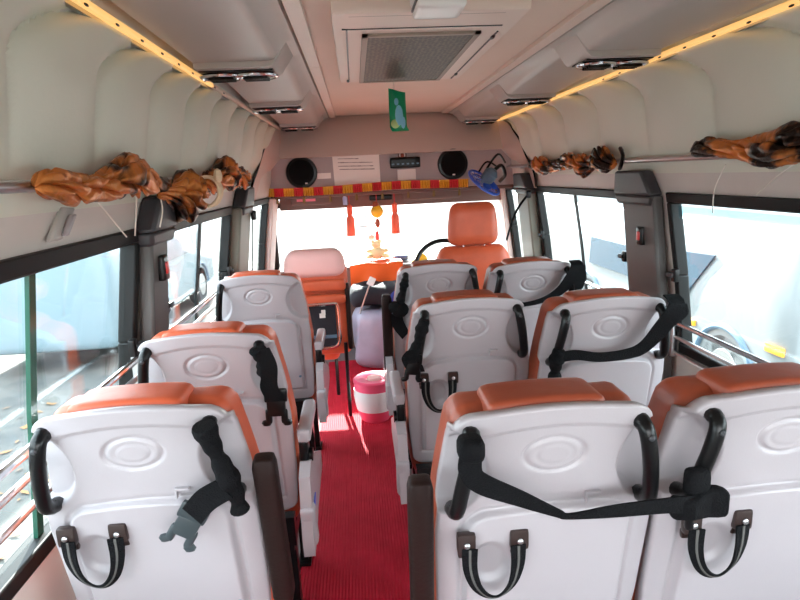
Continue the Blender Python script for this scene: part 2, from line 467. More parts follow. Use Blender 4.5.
# windscreen
mb = MB(); mb.sheet([[(lerp(-.72, 1.36, k/12), 5.20+.18*(1-t)-.10*(2*k/12-1)**2, lerp(.62, 1.28, t)) for k in range(13)] for t in (0, .5, 1)], (0, .006, 0))
wr = bpy.data.objects.new('window_7', None); C.objects.link(wr); wr.location = (MID, 5.3, .62); struct(wr)
mb.build('pane', glass, wr)
fr = MB(); fr.tube([(lerp(-.74, 1.38, k/12), 5.20-.10*(2*k/12-1)**2, 1.28) for k in range(13)], .022)
fr.tube([(-.74, 5.10, 1.28), (-.76, 5.29, .62)], .03); fr.tube([(1.38, 5.10, 1.28), (1.40, 5.29, .62)], .03)
fr.build('window_frame', rubber, wr)
# raked front corner lining seams on the side walls
for side, k in ((-1, 33), (1, 34)):
    mb = MB(); pts = [(xw(side, z)-side*.026, seam_y(side, z), z) for z in (1.93, 1.86, 1.79, 1.72, 1.65, 1.58, 1.48, 1.37)]
    mb.tube(spline(pts, 5), .007, 6); struct(mb.build('trim_%d' % k, blackp))

# dashboard
d = thing('dashboard', (MID, 4.95, 0), 'dark brown dashboard running under the windscreen', 'dashboard')
mb = MB(); mb.rbox((MID, 5.02, .62), (2.08, .46, .28), .05, 8); mb.rbox((MID, 5.08, .3), (2.06, .32, .6), .03, 4); mb.build('dash_panel', dashm, d)
mb = MB(); mb.rbox((.78, 4.86, .72), (.42, .24, .12), .04, 6); mb.build('instrument_hood', blackp, d)
for x in (-.45, -.25, .05): MB().rbox((x, 4.785, .66), (.12, .01, .05), .004, 2).build('dash_vent', blackp, d)

# carpet
mb = MB(); n = 40
mb.sheet([[(lerp(-.30, .19, j/8), lerp(.3, 4.55, i/n), .006+.002*math.sin(i*1.7+j)) for j in range(9)] for i in range(n+1)], (0, 0, .006))
tag(mb.build('aisle_carpet', carpetm), 'ribbed red carpet runner down the aisle', 'carpet')

# ------------------------------------------------------------------ ceiling: ducts, hatch, lamp, light strips
def duct(side, label, wy):
    cx = -.43 if side < 0 else 1.07
    root = thing('overhead_duct', (cx, 2.3, 1.9), label, 'air duct', 'overhead air ducts')
    s = side
    def prof_at(y):   # sawtooth underside: lowest at the vents
        ys = [-.6]+wy
        for a, b_ in zip(ys, ys[1:]):
            if a <= y <= b_+.10:
                if y > b_-.14: return 1.0
                t = (y-a-.10)/(b_-.14-a-.10); return .25+.75*max(0, t)**1.4*.6
        return .4
    rows = []; ysamp = []
    y = -.6
    while y < 4.95:
        ysamp.append(y); y += .03
    for b_ in wy: ysamp += [b_-.141, b_-.139, b_+.099, b_+.101]
    ysamp = sorted(q for q in set(ysamp) if q <= 4.95)
    xi = (-.175 if s < 0 else .815); xo = xw(s, 1.93)-s*.075
    for y in ysamp:
        k = prof_at(y); zb = 1.975-.065*k-.012
        sl = xi+s*(.06+.035*k)
        r = [(xi, y, 2.0), (xi+s*.006, y, 1.985), (xi+s*.035, y, 1.978), (sl-s*.015, y, zb+.018), (sl, y, zb+.004), (sl+s*.02, y, zb), (lerp(sl, xo, .5), y, zb), (xo, y, zb)]
        rows.append(r)
    mb = MB().sheet(rows)
    e = rows[0]; mb.add(e+[(xo, e[0][1], 2.0)], [tuple(range(len(e)+1))]); e = rows[-1]; mb.add(e+[(xo, e[0][1], 2.0)], [tuple(range(len(e)+1))])
    mb.build('duct_housing', ductm, root, ang=40)
    for b_ in wy:
        xa = xi+s*.095; xb = xo-s*.004; zc = 1.898-.0
        pb = MB().rbox(((xa+xb)/2, b_-.02, 1.897), (abs(xb-xa), .15, .008), .003, 3).build('vent_panel', blackp, root)
        for q in (.27, .74):
            x = lerp(xa, xb, q)
            rg = MB(); rg.tube([(x+.075*math.cos(a), b_-.02+.06*math.sin(a), 1.888) for a in [2*PI*k/24 for k in range(24)]], .008, 8, closed=True)
            rg.build('louver_ring', chrome, pb)
            lv = MB()
            lv.ball((x, b_-.02, 1.888), (.055, .042, .014), 14)
            for u in (-.03, -.01, .01, .03): lv.box((x, b_-.02+u, 1.880), (.09, .004, .014))
            lv.build('louver', blackp, pb)
    return root
duct(-1, 'grey overhead air duct left of the ceiling hatch with round vents', [2.33, 3.45, 4.72])
duct(1, 'grey overhead air duct right of the ceiling hatch with round vents', [2.35, 3.50, 4.78])

hx = thing('ceiling_hatch', (.255, 2.38, 1.95), 'beige ceiling air intake unit with dark perforated grille', 'ceiling hatch')
mb = MB(); xa, xb, ya, yb = -.04, .56, 1.80, 3.04
mb.rbox((lerp(xa, xb, .5), (ya+yb)/2, 1.985), (xb-xa, yb-ya, .05), .012, 6); mb.build('hatch_frame', hatchm, hx)
mb = MB(); mb.rbox((.25, 1.845, 1.985), (.57, .06, .045), .012, 6); mb.build('rear_rim', hatchd, hx)
mb = MB()
for (x0, x1, y0, y1) in ((.055, .075, 2.03, 2.99), (.435, .455, 2.03, 2.99), (.055, .455, 2.03, 2.05), (.055, .455, 2.97, 2.99)): mb.box(((x0+x1)/2, (y0+y1)/2, 1.957), (x1-x0, y1-y0, .012))
mb.build('grille_border', hatchd, hx)
mb = MB(); mb.box((.255, 2.51, 1.957), (.36, .92, .006)); mb.build('grille', grillem, hx, smooth=False)
mb = MB(); mb.box((.005, 2.45, 1.9595), (.006, .95, .004)); mb.box((.515, 2.52, 1.9595), (.005, .95, .004)); mb.box((.25, 1.965, 1.9595), (.52, .006, .004)); mb.build('panel_gap', blackp, hx)
mb = MB()
for x, y in ((.515, 2.12), (.515, 2.86), (.0, 2.95)): mb.ball((x, y, 1.957), (.008, .03, .006), 8)
mb.build('catch', blackp, hx)

lp = thing('dome_lamp', (.245, 1.76, 1.90), 'white dome lamp on the ceiling behind the air intake', 'ceiling lamp')
mb = MB(); mb.rbox((.245, 1.585, 1.945), (.14, .14, .035), .017, 8); mb.build('lamp_base', whitep, lp)
mb = MB(); mb.rbox((.245, 1.585, 1.925), (.132, .132, .008), .004, 6); mb.build('lamp_gasket', blackp, lp)
mb = MB(); mb.rbox((.245, 1.585, 1.914), (.126, .126, .022), .012, 8); mb.build('lamp_lens', whitep, lp)

for side, nm in ((-1, 'left'), (1, 'right')):
    root = thing('light_strip', (xw(side, 1.925), 2, 1.92), 'amber light strip where %s padded wall meets the overhead duct' % nm, 'light strip', 'amber light strips')
    x = xw(side, 1.925)-side*.045
    mb = MB(); mb.rbox((x, 1.05, 1.905), (.018, 3.1 if side < 0 else 3.3, .02), .006, 5)
    mb.build('lit_tube', stripm, root)
    mb = MB(); mb.rbox((x, 3.78 if side < 0 else 3.85, 1.905), (.024, 2.3, .018), .006, 5); mb.build('cover_strip', ceilm if side < 0 else stripm, root)
    mb = MB(); mb.box((x+side*.022, 2.1, 1.905), (.014, 5.6, .026)); mb.build('strip_channel', steel, root)
    mb = MB()
    for k in range(12): mb.ball((x-side*.012, .9+k*.17, 1.896), (.003, .012, .004), 6)
    mb.build('strip_clip', blackp, root)

# ------------------------------------------------------------------ seats
TANA = math.tan(R(11))
ZO = .987
def yb(z): return -(z-ZO)*TANA
def halfw(z):
    pts = [(.42, .200), (.60, .214), (.80, .216), (.92, .206), (1.02, .190), (1.09, .180)]
    for (a, x0), (b_, x1) in zip(pts, pts[1:]):
        if z <= b_: return lerp(x0, x1, max(0, (z-a)/(b_-a)))
    return .178
def shell_mesh(holes):
    NU, NV = 120, 180; zb, zt = .44, 1.075; rows = []
    def depth(x, z):
        d = 0.
        w = halfw(z)
        # curved plan: edges wrap forward
        d += .020*abs(x/w)**4
        # side scoops behind the grab handles
        for s in (-1, 1):
            q = math.hypot((x*s-.212)/.090, (z-.955)/.098)
            d += .036*(1-smoothstep(.84, 1.0, q))
        # oval emboss: groove ring
        q = math.hypot(x/.056, (z-ZO)/.036)
        d += .0065*math.exp(-((q-1)/.085)**2) + .002*math.exp(-((q-.62)/.08)**2)
        # lower raised panel
        dx = abs(x)-.165; dz = z-.850-.02*(1-(x/.2)**2)
        r = .045
        qx, qz = dx+r, dz+r
        sd = math.hypot(max(qx, 0), max(qz, 0))+min(max(qx, qz), 0)-r
        sd = max(sd, .50-z)
        d -= .013*(1-smoothstep(-.007, .002, sd)) - .005*math.exp(-((sd-.005)/.005)**2)
        # small thumb scoop under the loop strap
        q = math.hypot((x+.115)/.045, (z-.745)/.055)
        d += .014*(1-smoothstep(.6, 1.05, q))
        # top flange
        d -= .006*smoothstep(1.047, 1.055, z+.03*(x/.18)**2)
        return d
    for j in range(NV+1):
        v = j/NV; z0_ = lerp(zb, zt, v); row = []
        for i in range(NU+1):
            u = -1+2*i/NU; w = halfw(z0_)
            # rounded corners
            ins = 0
            top = zt-z0_; r = .045
            if top < r: ins = r-math.sqrt(max(0, r*r-(r-top)**2))
            bot = z0_-zb; r2 = .03
            if bot < r2: ins = r2-math.sqrt(max(0, r2*r2-(r2-bot)**2))
            x = u*(w-ins); z = z0_+(.012*(1-u*u)*smoothstep(.9, 1.09, z0_))
            row.append((x, yb(z)+depth(x, z), z))
        rows.append(row)
    mb = MB(); mb.sheet(rows)
    # rim wall wrapping forward
    n = NU+1
    loop = rows[0][::-1][:-1]+[r_[0] for r_ in rows][:-1]+rows[-1][:-1]+[r_[-1] for r_ in rows[::-1]][:-1]
    cx, cz = 0, .78; rim = [loop]
    for (inx, dy) in ((-.004, .006), (-.002, .022), (.004, .04), (.03, .05)):
        lp_ = []
        for (x, y, z) in loop:
            dx, dz = cx-x, cz-z; l = math.hypot(dx, dz); lp_.append((x+dx/l*inx, y+dy, z+dz/l*inx))
        rim.append(lp_)
    rim = [r_+[r_[0]] for r_ in rim]
    mb.sheet(rim)
    return mb.mesh('back_shell', shellm, ang=60)
SHELL = shell_mesh(None)
import bmesh as _b
_bm = _b.new(); _bm.from_mesh(SHELL); _b.ops.remove_doubles(_bm, verts=_bm.verts, dist=.0004); _b.ops.recalc_face_normals(_bm, faces=_bm.faces)
for _f in _bm.faces: _f.smooth = True
for _e in _bm.edges: _e.smooth = True
_bm.to_mesh(SHELL); _bm.free()

def cushion_meshes(m):
    out = {}
    def lean(p):
        z = p.z+.80; x = p.x; y = p.y
        # side bolsters on the front face, rounded shoulders
        if y > 0: y += .03*(abs(x)/.23)**3
        k = smoothstep(.98, 1.12, z); x *= (halfw(z)+.004)/.220
        return (x, y+yb(z), p.z-.012*(abs(x)/.2)**2*k)
    mb = MB(); mb.rbox((0, .116, .762), (.440, .110, .630), .040, 18, fn=lean)
    out['backrest_cushion'] = mb.mesh('backrest_cushion', m, ang=80)
    mb = MB(); mb.rbox((-.01, .087, 1.020), (.215, .118, .15), .018, 12, fn=lambda p: (p.x*(1+.04*math.sin(p.z*30)), p.y+yb(p.z+1.045)-.0, p.z-.006*(p.x/.12)**2))
    for s in (-1, 1): pass
    out['headrest'] = mb.mesh('headrest', m, ang=80)
    mb = MB(); mb.rbox((0, .31, .42), (.42, .38, .12), .05, 12, fn=lambda p: (p.x, p.y, p.z+.015*(abs(p.x)/.22)**3+(.015*math.cos(p.x*20) if p.z > 0 else 0)))
    out['seat_cushion'] = mb.mesh('seat_cushion', m, ang=80)
    return out
CU = {'orange': cushion_meshes(orange), 'tan': cushion_meshes(tan)}  # 'tan' is the same orange leatherette with the right side's shade painted in

def handle_mesh(s, wrapped=False):
    pts = spline([(s*.156, yb(1.045)+.012, 1.046), (s*.158, yb(1.036)-.014, 1.036), (s*.165, yb(1.00)-.024, 1.00), (s*.176, yb(.94)-.025, .94), (s*.184, yb(.89)-.016, .885), (s*.186, yb(.868)+.022, .866)], 6)
    mb = MB(); mb.tube(pts, [.0145 if 3 < i < len(pts)-4 else .016 for i in range(len(pts))], 12)
    mb.ball(pts[3], .0165, 10); mb.ball(pts[-4], .016, 10)
    return mb
HM = {s: handle_mesh(s).mesh('grab_handle', blackp, ang=60) for s in (-1, 1)}
HB = {}
for s in (-1, 1):
    mb = MB(); mb.lathe([(.0055, 0), (.0055, .004), (.003, .006)], (s*.160, yb(1.025)-.032, 1.025), 10, Matrix.Rotation(R(90), 3, 'X')); HB[s] = mb.mesh('bolt', capm)

def misc_meshes():
    o = {}
    mb = MB(); mb.rbox((.080, yb(.895)-.004, .895), (.030, .012, .006), .002, 2); mb.rbox((.067, yb(.885)-.004, .885), (.005, .012, .024), .002, 2); o['tab'] = mb.mesh('clip_tab', shellm)
    mb = MB(); mb.lathe([(.007, 0), (.007, .004), (.004, .006)], (.150, yb(.57)-.004, .57), 12, Matrix.Rotation(R(90), 3, 'X')); o['bolt_low'] = mb.mesh('bolt', greyblue)
    # seat underframe
    mb = MB()
    for sx in (-1, 1):
        mb.box((sx*.17, .29, .32), (.03, .38, .05)); 
    mb.box((0, .15, .32), (.36, .03, .04)); mb.box((0, .46, .32), (.36, .03, .04)); mb.box((0, .07, .40), (.40, .04, .10))
    o['frame'] = mb.mesh('seat_frame', blackp, smooth=False)
    for k, (sx, yy) in enumerate(((-1, .15), (1, .15), (-1, .44), (1, .44))):
        mb = MB(); mb.box((sx*.17, yy, .15), (.03, .04, .30)); mb.box((sx*.17, yy, .012), (.05, .09, .024)); o['leg%d' % k] = mb.mesh('leg', blackp, smooth=False)
    return o
MM = misc_meshes()
def arm_meshes(s):
    o = {}; x = s*.250
    # folded-down arm
    mb = MB(); mb.rbox((x, .20, .715), (.042, .27, .045), .012, 8); o['down'] = mb.mesh('armrest', shellm)
    mb = MB(); mb.rbox((x-s*.004, .10, .655), (.030, .07, .10), .012, 6); mb.tube([(x-s*.02, .10, .64), (x+s*.022, .10, .64)], .022, 14); o['pivot'] = mb.mesh('armrest_pivot', blackp)
    # upright arm
    def lean(p): return (p.x, p.y-(p.z)*TANA, p.z)
    mb = MB(); mb.rbox((x, .05, .755), (.048, .052, .40), .014, 8, fn=lean); o['up'] = mb.mesh('armrest', brownp)
    # side skirt with a flared foot
    mb = MB()
    prof2 = [(-.01, .62), (.05, .64), (.16, .61), (.32, .54), (.42, .49), (.42, .43), (.30, .42), (.16, .41), (.07, .38), (-.04, .37), (-.05, .44)]
    poly_ = [(x-s*.016, a, b_) for a, b_ in prof2]
    mb.prism(poly_, (s*.034, 0, 0)); o['skirt'] = mb.mesh('side_skirt', shellm, ang=30)
    mb = MB(); mb.rbox((x+s*.004, .0, .455), (.046, .06, .15), .014, 6, fn=lambda p: (p.x, p.y-.25*p.z, p.z)); o['foot'] = mb.mesh('skirt_end_cap', shellm)
    return o
AM = {s: arm_meshes(s) for s in (-1, 1)}

def link(mesh, parent, name=None):
    o = bpy.data.objects.new(name or mesh.name.split('.')[0], mesh); C.objects.link(o); o.parent = parent; return o
def loop_strap(root, drop=.115, label=None):
    y = lambda z: yb(z)
    for x in (-.165, -.062):
        mb = MB(); mb.rbox((x, y(.805)-.014, .805), (.036, .018, .042), .004, 4); mb.rbox((x, y(.78)-.008, .776), (.03, .012, .02), .004, 3)
        b_ = mb.build('strap_bracket', brackm, root, local=True)
        mb = MB(); mb.lathe([(.006, 0), (.006, .003), (.003, .005)], (x, y(.805)-.024, .805), 10, Matrix.Rotation(R(90), 3, 'X')); mb.build('bolt', steel, b_, local=True)
    pts = spline([(-.160, y(.79)-.028, .798), (-.160, y(.75)-.036, .755), (-.150, y(.72)-.042, .718), (-.132, y(.70)-.044, .694), (-.111, y(.69)-.045, .686), (-.092, y(.70)-.044, .696), (-.076, y(.72)-.042, .720), (-.067, y(.75)-.036, .757), (-.066, y(.79)-.028, .798)], 4)
    n = len(pts); ws = []
    for i in range(n):
        t = i/(n-1); k = math.sin(PI*t)**2
        ws.append(Vector((.030*math.cos(PI*t)*(1-.3*k), -.006-.010*k, .016*math.sin(PI*t))))
    mb = MB(); mb.ribbon(pts, ws, .004); st = mb.build('loop_strap', web, root, local=True)
    mb = MB(); mb.ribbon([p+Vector((0, -.0028, 0)) for p in pts], [w*.16 for w in ws], .002); mb.build('woven_stripe', mat('grey_woven_stripe', (.09, .085, .08), .8), st, local=True)
def buckle_mb(x, y, z, ang, sc=1.):
    rot = Matrix.Rotation(ang, 3, 'Y'); c = Vector((x, y, z)); mb = MB()
    def B(cx, cz, dx, dz, dy=.014): mb.rbox(c+rot @ Vector((cx*sc, 0, cz*sc)), (dx*sc, dy, dz*sc), .005*sc, 4, rot=rot)
    B(0, .030, .054, .034); B(0, 0, .044, .044); B(-.018, -.022, .016, .036, .012); B(.018, -.022, .016, .036, .012)
    mb.ball(c+rot @ Vector((-.024*sc, 0, -.038*sc)), (.012*sc, .007, .009*sc), 8); mb.ball(c+rot @ Vector((.024*sc, 0, -.038*sc)), (.012*sc, .007, .009*sc), 8)
    return mb

def make_seat(x, y, label, cushion, arm_side, arm, handles=(-1, 1), loop=False, sticker=False, skirt=True, group='passenger seats seen from behind'):
    root = thing('passenger_seat', (x, y, 0), label, 'seat', group)
    link(SHELL, root)
    for k in ('backrest_cushion', 'headrest', 'seat_cushion'): link(CU[cushion][k], root)
    for s in handles:
        h = link(HM[s], root); link(HB[s], h)
    link(MM['tab'], root); link(MM['bolt_low'], root); link(MM['frame'], root)
    for k in range(4): link(MM['leg%d' % k], root)
    if arm_side:
        A = AM[arm_side]
        link(A[arm], root)
        if arm == 'down': link(A['pivot'], root)
        if skirt:
            sk = link(A['skirt'], root); link(A['foot'], root)
            if sticker:
                mb = MB(); mb.rbox((arm_side*.270, .06, .50), (.004, .05, .03), .002, 2); mb.build('sticker', blue, sk, local=True, label='small blue sticker')
    if loop: loop_strap(root)
    return root
def belt(root, pts, wv, name='belt_strap', label=None, th=.004, n=6):
    """strap on a seat, coordinates local to the seat; wv per control point"""
    P = spline(pts, n); W_ = spline(wv, n) if isinstance(wv, list) else Vector(wv)
    mb = MB(); mb.ribbon(P, W_, th); return mb.build(name, web, root, local=True, label=label)
def bunch(root, s, zt, zb_, r=.024, dx=0):
    """belt webbing wound around a grab handle"""
    mb = MB(); n = 16
    for k in range(n+1):
        pass
    N = 30
    pts = []
    for k in range(N+1):
        z = lerp(zt, zb_, k/N); t = (1.045-z)/.16
        x = s*lerp(.158, .186, max(0, min(1, t)))+dx*k/N; pts.append((x, yb(z)-.034, z))
    mb.tube(pts, [r*(.80+.16*math.sin(k*.38+s)+.07*math.sin(k*1.1)) for k in range(N+1)], 14)
    return mb.build('wound_belt', web, root, local=True)

sL1 = make_seat(-.469, 1.075, 'nearest left grey-backed orange seat, buckle dangling from wound black belt', 'orange', 1, 'up', loop=True, skirt=False)
sL2 = make_seat(-.457, 1.60, 'middle seat of the left column with black belt buckle on its right handle', 'orange', 1, 'down', sticker=True)
sL3 = make_seat(-.469, 2.58, 'farthest seat of the left column with one black handle, no belt', 'orange', 1, 'down', handles=(-1,))
sR1 = make_seat(.336, .937, 'nearest aisle seat right of the carpet, black belt sagging across its back', 'tan', -1, 'up', loop=True, skirt=False)
sR1b = make_seat(.785, .935, 'nearest window seat on the right, its left handle tied to neighbouring belt', 'tan', 0, None, loop=True)
sR2 = make_seat(.362, 1.84, 'second-row aisle seat right of the carpet with folded belt on left handle and loop strap', 'tan', -1, 'down', loop=True)
sR2b = make_seat(.80, 1.73, 'second-row right window seat with belt swooping up to right handle', 'tan', 0, None)
sR3 = make_seat(.366, 2.605, 'third-row aisle seat on the right behind the driver, dark upright armrest', 'tan', -1, 'up')
sR3b = make_seat(.79, 2.52, 'third-row right window seat with belt curving along its back', 'tan', 0, None)

# L1: wound belt, dangling webbing and grey-black buckle
bunch(sL1, 1, 1.055, .85, .024, .010)
belt(sL1, [(.178, yb(.90)-.055, .915), (.140, yb(.88)-.06, .895), (.108, yb(.87)-.055, .860)], [(.030, 0, -.040), (.031, 0, -.040), (.032, 0, -.038)], 'belt_tail')
buckle_mb(.093, yb(.84)-.055, .835, R(32), 1.1).build('buckle', mat('slate_buckle', (.035, .045, .05), .3), sL1, local=True, label='grey plastic side-release buckle')
# L2
bunch(sL2, 1, 1.045, .93, .024, .0)
belt(sL2, [(.172, yb(1.05)-.05, 1.05), (.188, yb(1.0)-.055, .99), (.180, yb(.94)-.055, .93), (.195, yb(.90)-.05, .88)], [(.045, 0, .0), (.045, 0, .01), (.05, 0, 0), (.05, 0, 0)], 'belt_tail')
buckle_mb(.19, yb(.85)-.045, .855, R(2), 1.25).build('buckle', blackp, sL2, local=True)
# R2
bunch(sR2, -1, 1.035, .885, .023, -.02)
belt(sR2, [(-.20, yb(.93)-.05, .935), (-.215, yb(.9)-.06, .90), (-.20, yb(.87)-.06, .87), (-.19, yb(.85)-.05, .85)], [(.05, 0, .01), (.055, 0, -.01), (.055, 0, .01), (.05, 0, 0)], 'belt_tail')
buckle_mb(-.205, yb(.86)-.062, .868, R(8), 1.05).build('buckle', blackp, sR2, local=True)
# R3
bunch(sR3, -1, 1.035, .91, .022, -.01)
mb = MB(); mb.ball((-.19, yb(.88)-.04, .885), (.042, .03, .038), 12); mb.ball((-.215, yb(.9)-.04, .90), (.03, .025, .03), 10); mb.build('belt_coil', web, sR3, local=True)
belt(sR3, [(-.205, yb(.86)-.04, .865), (-.20, yb(.81)-.03, .81), (-.165, yb(.74)-.02, .745)], [(.05, 0, .0), (.055, 0, .02), (.035, 0, .035)], 'belt_tail')
# R1a: long belt sagging between its own handle and the neighbour's
belt(sR1, [(-.165, yb(1.04)-.050, 1.042), (-.170, yb(1.01)-.058, 1.005), (-.150, yb(.97)-.062, .975), (-.08, yb(.93)-.068, .938), (-.012, yb(.89)-.070, .900), (.010, yb(.89)-.070, .892), (.09, yb(.89)-.074, .897), (.19, yb(.89)-.076, .900), (.245, yb(.88)-.072, .893), (.285, yb(.88)-.068, .893)],
     [(.040, 0, .0), (.040, 0, .008), (.024, 0, .030), (.012, -.004, .028), (.006, -.006, .016), (.002, -.006, .014), (.0, 0, .024), (.0, 0, .030), (.0, .004, .036), (.0, 0, .034)], 'belt_strap')
mb = MB(); mb.rbox((-.165, yb(1.04)-.035, 1.036), (.046, .05, .045), .015, 6); mb.build('belt_fold', web, sR1, local=True)
# R1b: belt end wound round the left handle
mb = MB(); mb.rbox((-.195, yb(.89)-.062, .888), (.10, .028, .052), .012, 8, fn=lambda p: (p.x, p.y+.006*math.sin(p.x*90), p.z*(1+.2*math.sin(p.x*60))+.1*p.x)); mb.rbox((-.195, yb(.92)-.045, .925), (.045, .03, .06), .012, 6)
mb.build('wound_belt', web, sR1b, local=True)
mb = MB(); mb.rbox((-.200, yb(.855)-.05, .85), (.016, .014, .05), .005, 4); mb.build('belt_hook', blackp, sR1b, local=True)
# R2b: belt from bottom of left handle, along the back and up over the right handle
belt(sR2b, [(-.19, yb(.90)-.050, .905), (-.13, yb(.90)-.052, .912), (-.05, yb(.9)-.055, .900), (.04, yb(.9)-.055, .905), (.09, yb(.92)-.056, .925), (.135, yb(.98)-.060, .985), (.165, yb(1.04)-.066, 1.045), (.178, yb(1.07)-.05, 1.075), (.18, yb(1.07)-.01, 1.088)],
     [(.01, 0, .036), (0, 0, .034), (0, 0, .032), (-.008, 0, .034), (-.022, 0, .036), (-.045, 0, .03), (-.052, 0, .020), (-.05, 0, 0), (-.05, 0, 0)])
belt(sR2b, [(.182, yb(1.06)-.058, 1.068), (.19, yb(1.02)-.062, 1.03), (.185, yb(.99)-.06, 1.0)], [(.05, 0, 0), (.055, 0, .01), (.03, 0, .02)], 'belt_fold')
bunch(sR2b, -1, .93, .78, .026, .0)
# R3b
belt(sR3b, [(-.19, yb(.9)-.05, .93), (-.13, yb(.9)-.055, .905), (-.05, yb(.9)-.055, .898), (.04, yb(.9)-.055, .915), (.11, yb(.95)-.056, .955), (.155, yb(1.02)-.060, 1.015), (.178, yb(1.07)-.05, 1.07), (.18, yb(1.07)-.01, 1.085)],
     [(0, 0, .018), (0, 0, .018), (0, 0, .02), (-.01, 0, .024), (-.03, 0, .03), (-.055, 0, .02), (-.055, 0, 0), (-.05, 0, 0)])
belt(sR3b, [(.185, yb(1.06)-.058, 1.07), (.192, yb(1.0)-.062, 1.0), (.192, yb(.95)-.06, .95)], [(.06, 0, 0), (.055, 0, .0), (.03, 0, 0)], 'belt_fold')

# ------------------------------------------------------------------ co-driver seat and driver's seat
r = thing('folding_seat', (-.27, 3.5, 0), 'front-left orange seat with faded pink top pad and black net pocket', 'seat')
mb = MB(); mb.rbox((-.275, 3.50, .995), (.375, .15, .175), .06, 12, fn=lambda p: (p.x*(1-.12*smoothstep(-.02, .1, p.z)), p.y, p.z)); mb.build('headrest_cover', pinkm, r)
mb = MB(); mb.rbox((-.275, 3.51, .70), (.39, .11, .58), .04, 12); mb.build('backrest', orange, r)
mb = MB(); mb.rbox((-.275, 3.435, .865), (.37, .05, .07), .02, 8); mb.rbox((-.275, 3.43, .78), (.36, .05, .06), .02, 8); mb.build('folded_bolster', orange, r)
mb = MB(); mb.rbox((-.30, 3.44, .625), (.27, .03, .29), .008, 6); pk = mb.build('net_pocket', blackcl, r)
mb = MB(); mb.box((-.245, 3.42, .68), (.035, .006, .028)); mb.box((-.238, 3.42, .70), (.025, .006, .03)); mb.build('sticker', paper, pk, smooth=False, label='small white sticker')
mb = MB(); mb.box((-.30, 3.42, .545), (.27, .01, .02)); mb.build('pocket_hem', greyblue, pk)
mb = MB(); mb.tube(spline([(-.40, 3.40, .75), (-.20, 3.40, .755), (-.15, 3.40, .74), (-.145, 3.40, .62), (-.15, 3.40, .52), (-.20, 3.40, .48), (-.40, 3.40, .48)], 6), .011, 10); mb.build('tube_frame', chrome, r)
mb = MB(); mb.rbox((-.085, 3.45, .66), (.03, .05, .42), .012, 6); mb.build('side_strap', brownp, r)
mb = MB(); mb.rbox((-.31, 3.70, .40), (.30, .36, .10), .04, 10); mb.build('seat_cushion', orange, r)
for x, y_ in ((-.115, 3.42), (-.43, 3.42), (-.20, 3.80), (-.43, 3.80)):
    mb = MB(); mb.tube([(x, y_, .0), (x, y_, .45 if y_ > 3.5 else .50)], .012, 10); mb.build('leg', blackp, r)

r = thing('driver_seat', (.76, 3.45, 0), 'orange driver seat with tall round-edged headrest at the wheel', 'seat')
mb = MB(); mb.rbox((.712, 3.50, 1.185), (.315, .12, .265), .058, 12, fn=lambda p: (p.x*(1-.12*smoothstep(-.05, .14, p.z)), p.y, p.z)); mb.build('headrest', orange, r)
mb = MB(); mb.rbox((.712, 3.52, .72), (.56, .14, .66), .065, 12, fn=lambda p: (p.x*(1-.25*smoothstep(.1, .34, p.z)), p.y, p.z)); mb.build('backrest', orange, r)
for x in (.65, .78):
    mb = MB(); mb.tube([(x, 3.5, 1.0), (x, 3.5, 1.1)], .008, 8); mb.build('headrest_post', chrome, r)
mb = MB(); mb.rbox((.712, 3.78, .42), (.5, .46, .14), .05, 10); mb.build('seat_cushion', orange, r)
mb = MB(); mb.rbox((.712, 3.75, .18), (.40, .38, .36), .02, 4); mb.build('seat_base', blackp, r)

r = thing('steering_wheel', (.70, 4.34, .75), 'black steering wheel left of the driver headrest', 'steering wheel')
rot = Matrix.Rotation(R(-28), 3, 'X'); cc = Vector((.665, 4.32, .775))
mb = MB(); mb.tube([cc+rot @ Vector((.235*math.cos(a), 0, .235*math.sin(a))) for a in [2*PI*k/40 for k in range(40)]], .017, 10, closed=True); mb.build('rim', blackp, r)
mb = MB()
for a in (R(0), R(180), R(270)): mb.tube([cc, cc+rot @ Vector((.23*math.cos(a), .0, .23*math.sin(a)))], .013, 8)
mb.build('spoke', greyblue, r)
mb = MB(); mb.ball(cc, (.07, .03, .07), 14, rot); mb.build('hub', blackp, r)
mb = MB(); mb.tube([cc, (.70, 4.80, .62)], .03, 10); mb.build('column', blackp, r)

# engine cover, cloths, plush figure, bucket, gear lever
r = MB(); r.rbox((.16, 4.52, .252), (.46, .52, .48), .10, 12, fn=lambda p: (p.x*(1+.08*math.sin(p.y*14+p.z*9)), p.y+.015*math.sin(p.x*30), p.z+.012*math.sin(p.y*9+p.x*7)))
tag(r.build('engine_cover', silk, ang=80), 'engine hump under a shiny lavender-grey cover between front seats', 'engine cover')
n = 28
def drape(name, m, x0, x1, y0, y1, ztop, zbot, label, cat, amp=.012):
    rows = []
    for i in range(n+1):
        t = i/n; rr = []
        for j in range(n+1):
            x = lerp(x0, x1, j/n)
            if t < .45: y = lerp(y1, y0, t/.45); z = ztop+amp*math.sin(x*25+y*8)*.5
            else:
                k = (t-.45)/.55; y = y0-.02-.02*k+amp*math.sin(x*28+k*2)*k*1.4; z = lerp(ztop, zbot+.012*math.sin(x*22), k)
            rr.append((x, y, z))
        rows.append(rr)
    return tag(MB().sheet(rows, (0, .004, -.004)).build(name, m, ang=80), label, cat)
drape('orange_cloth', orcloth, -.08, .36, 4.70, 5.10, .795, .575, 'bright orange cloth draped over the dashboard centre', 'cloth')
mb = MB(); mb.rbox((.14, 4.47, .585), (.46, .36, .15), .07, 12, fn=lambda p: (p.x, p.y, p.z+.02*math.sin(p.x*22)*math.cos(p.y*18))); tag(mb.build('black_bundle', blackcl, ang=80), 'black cloth bundle on the engine cover below the orange cloth', 'cloth')
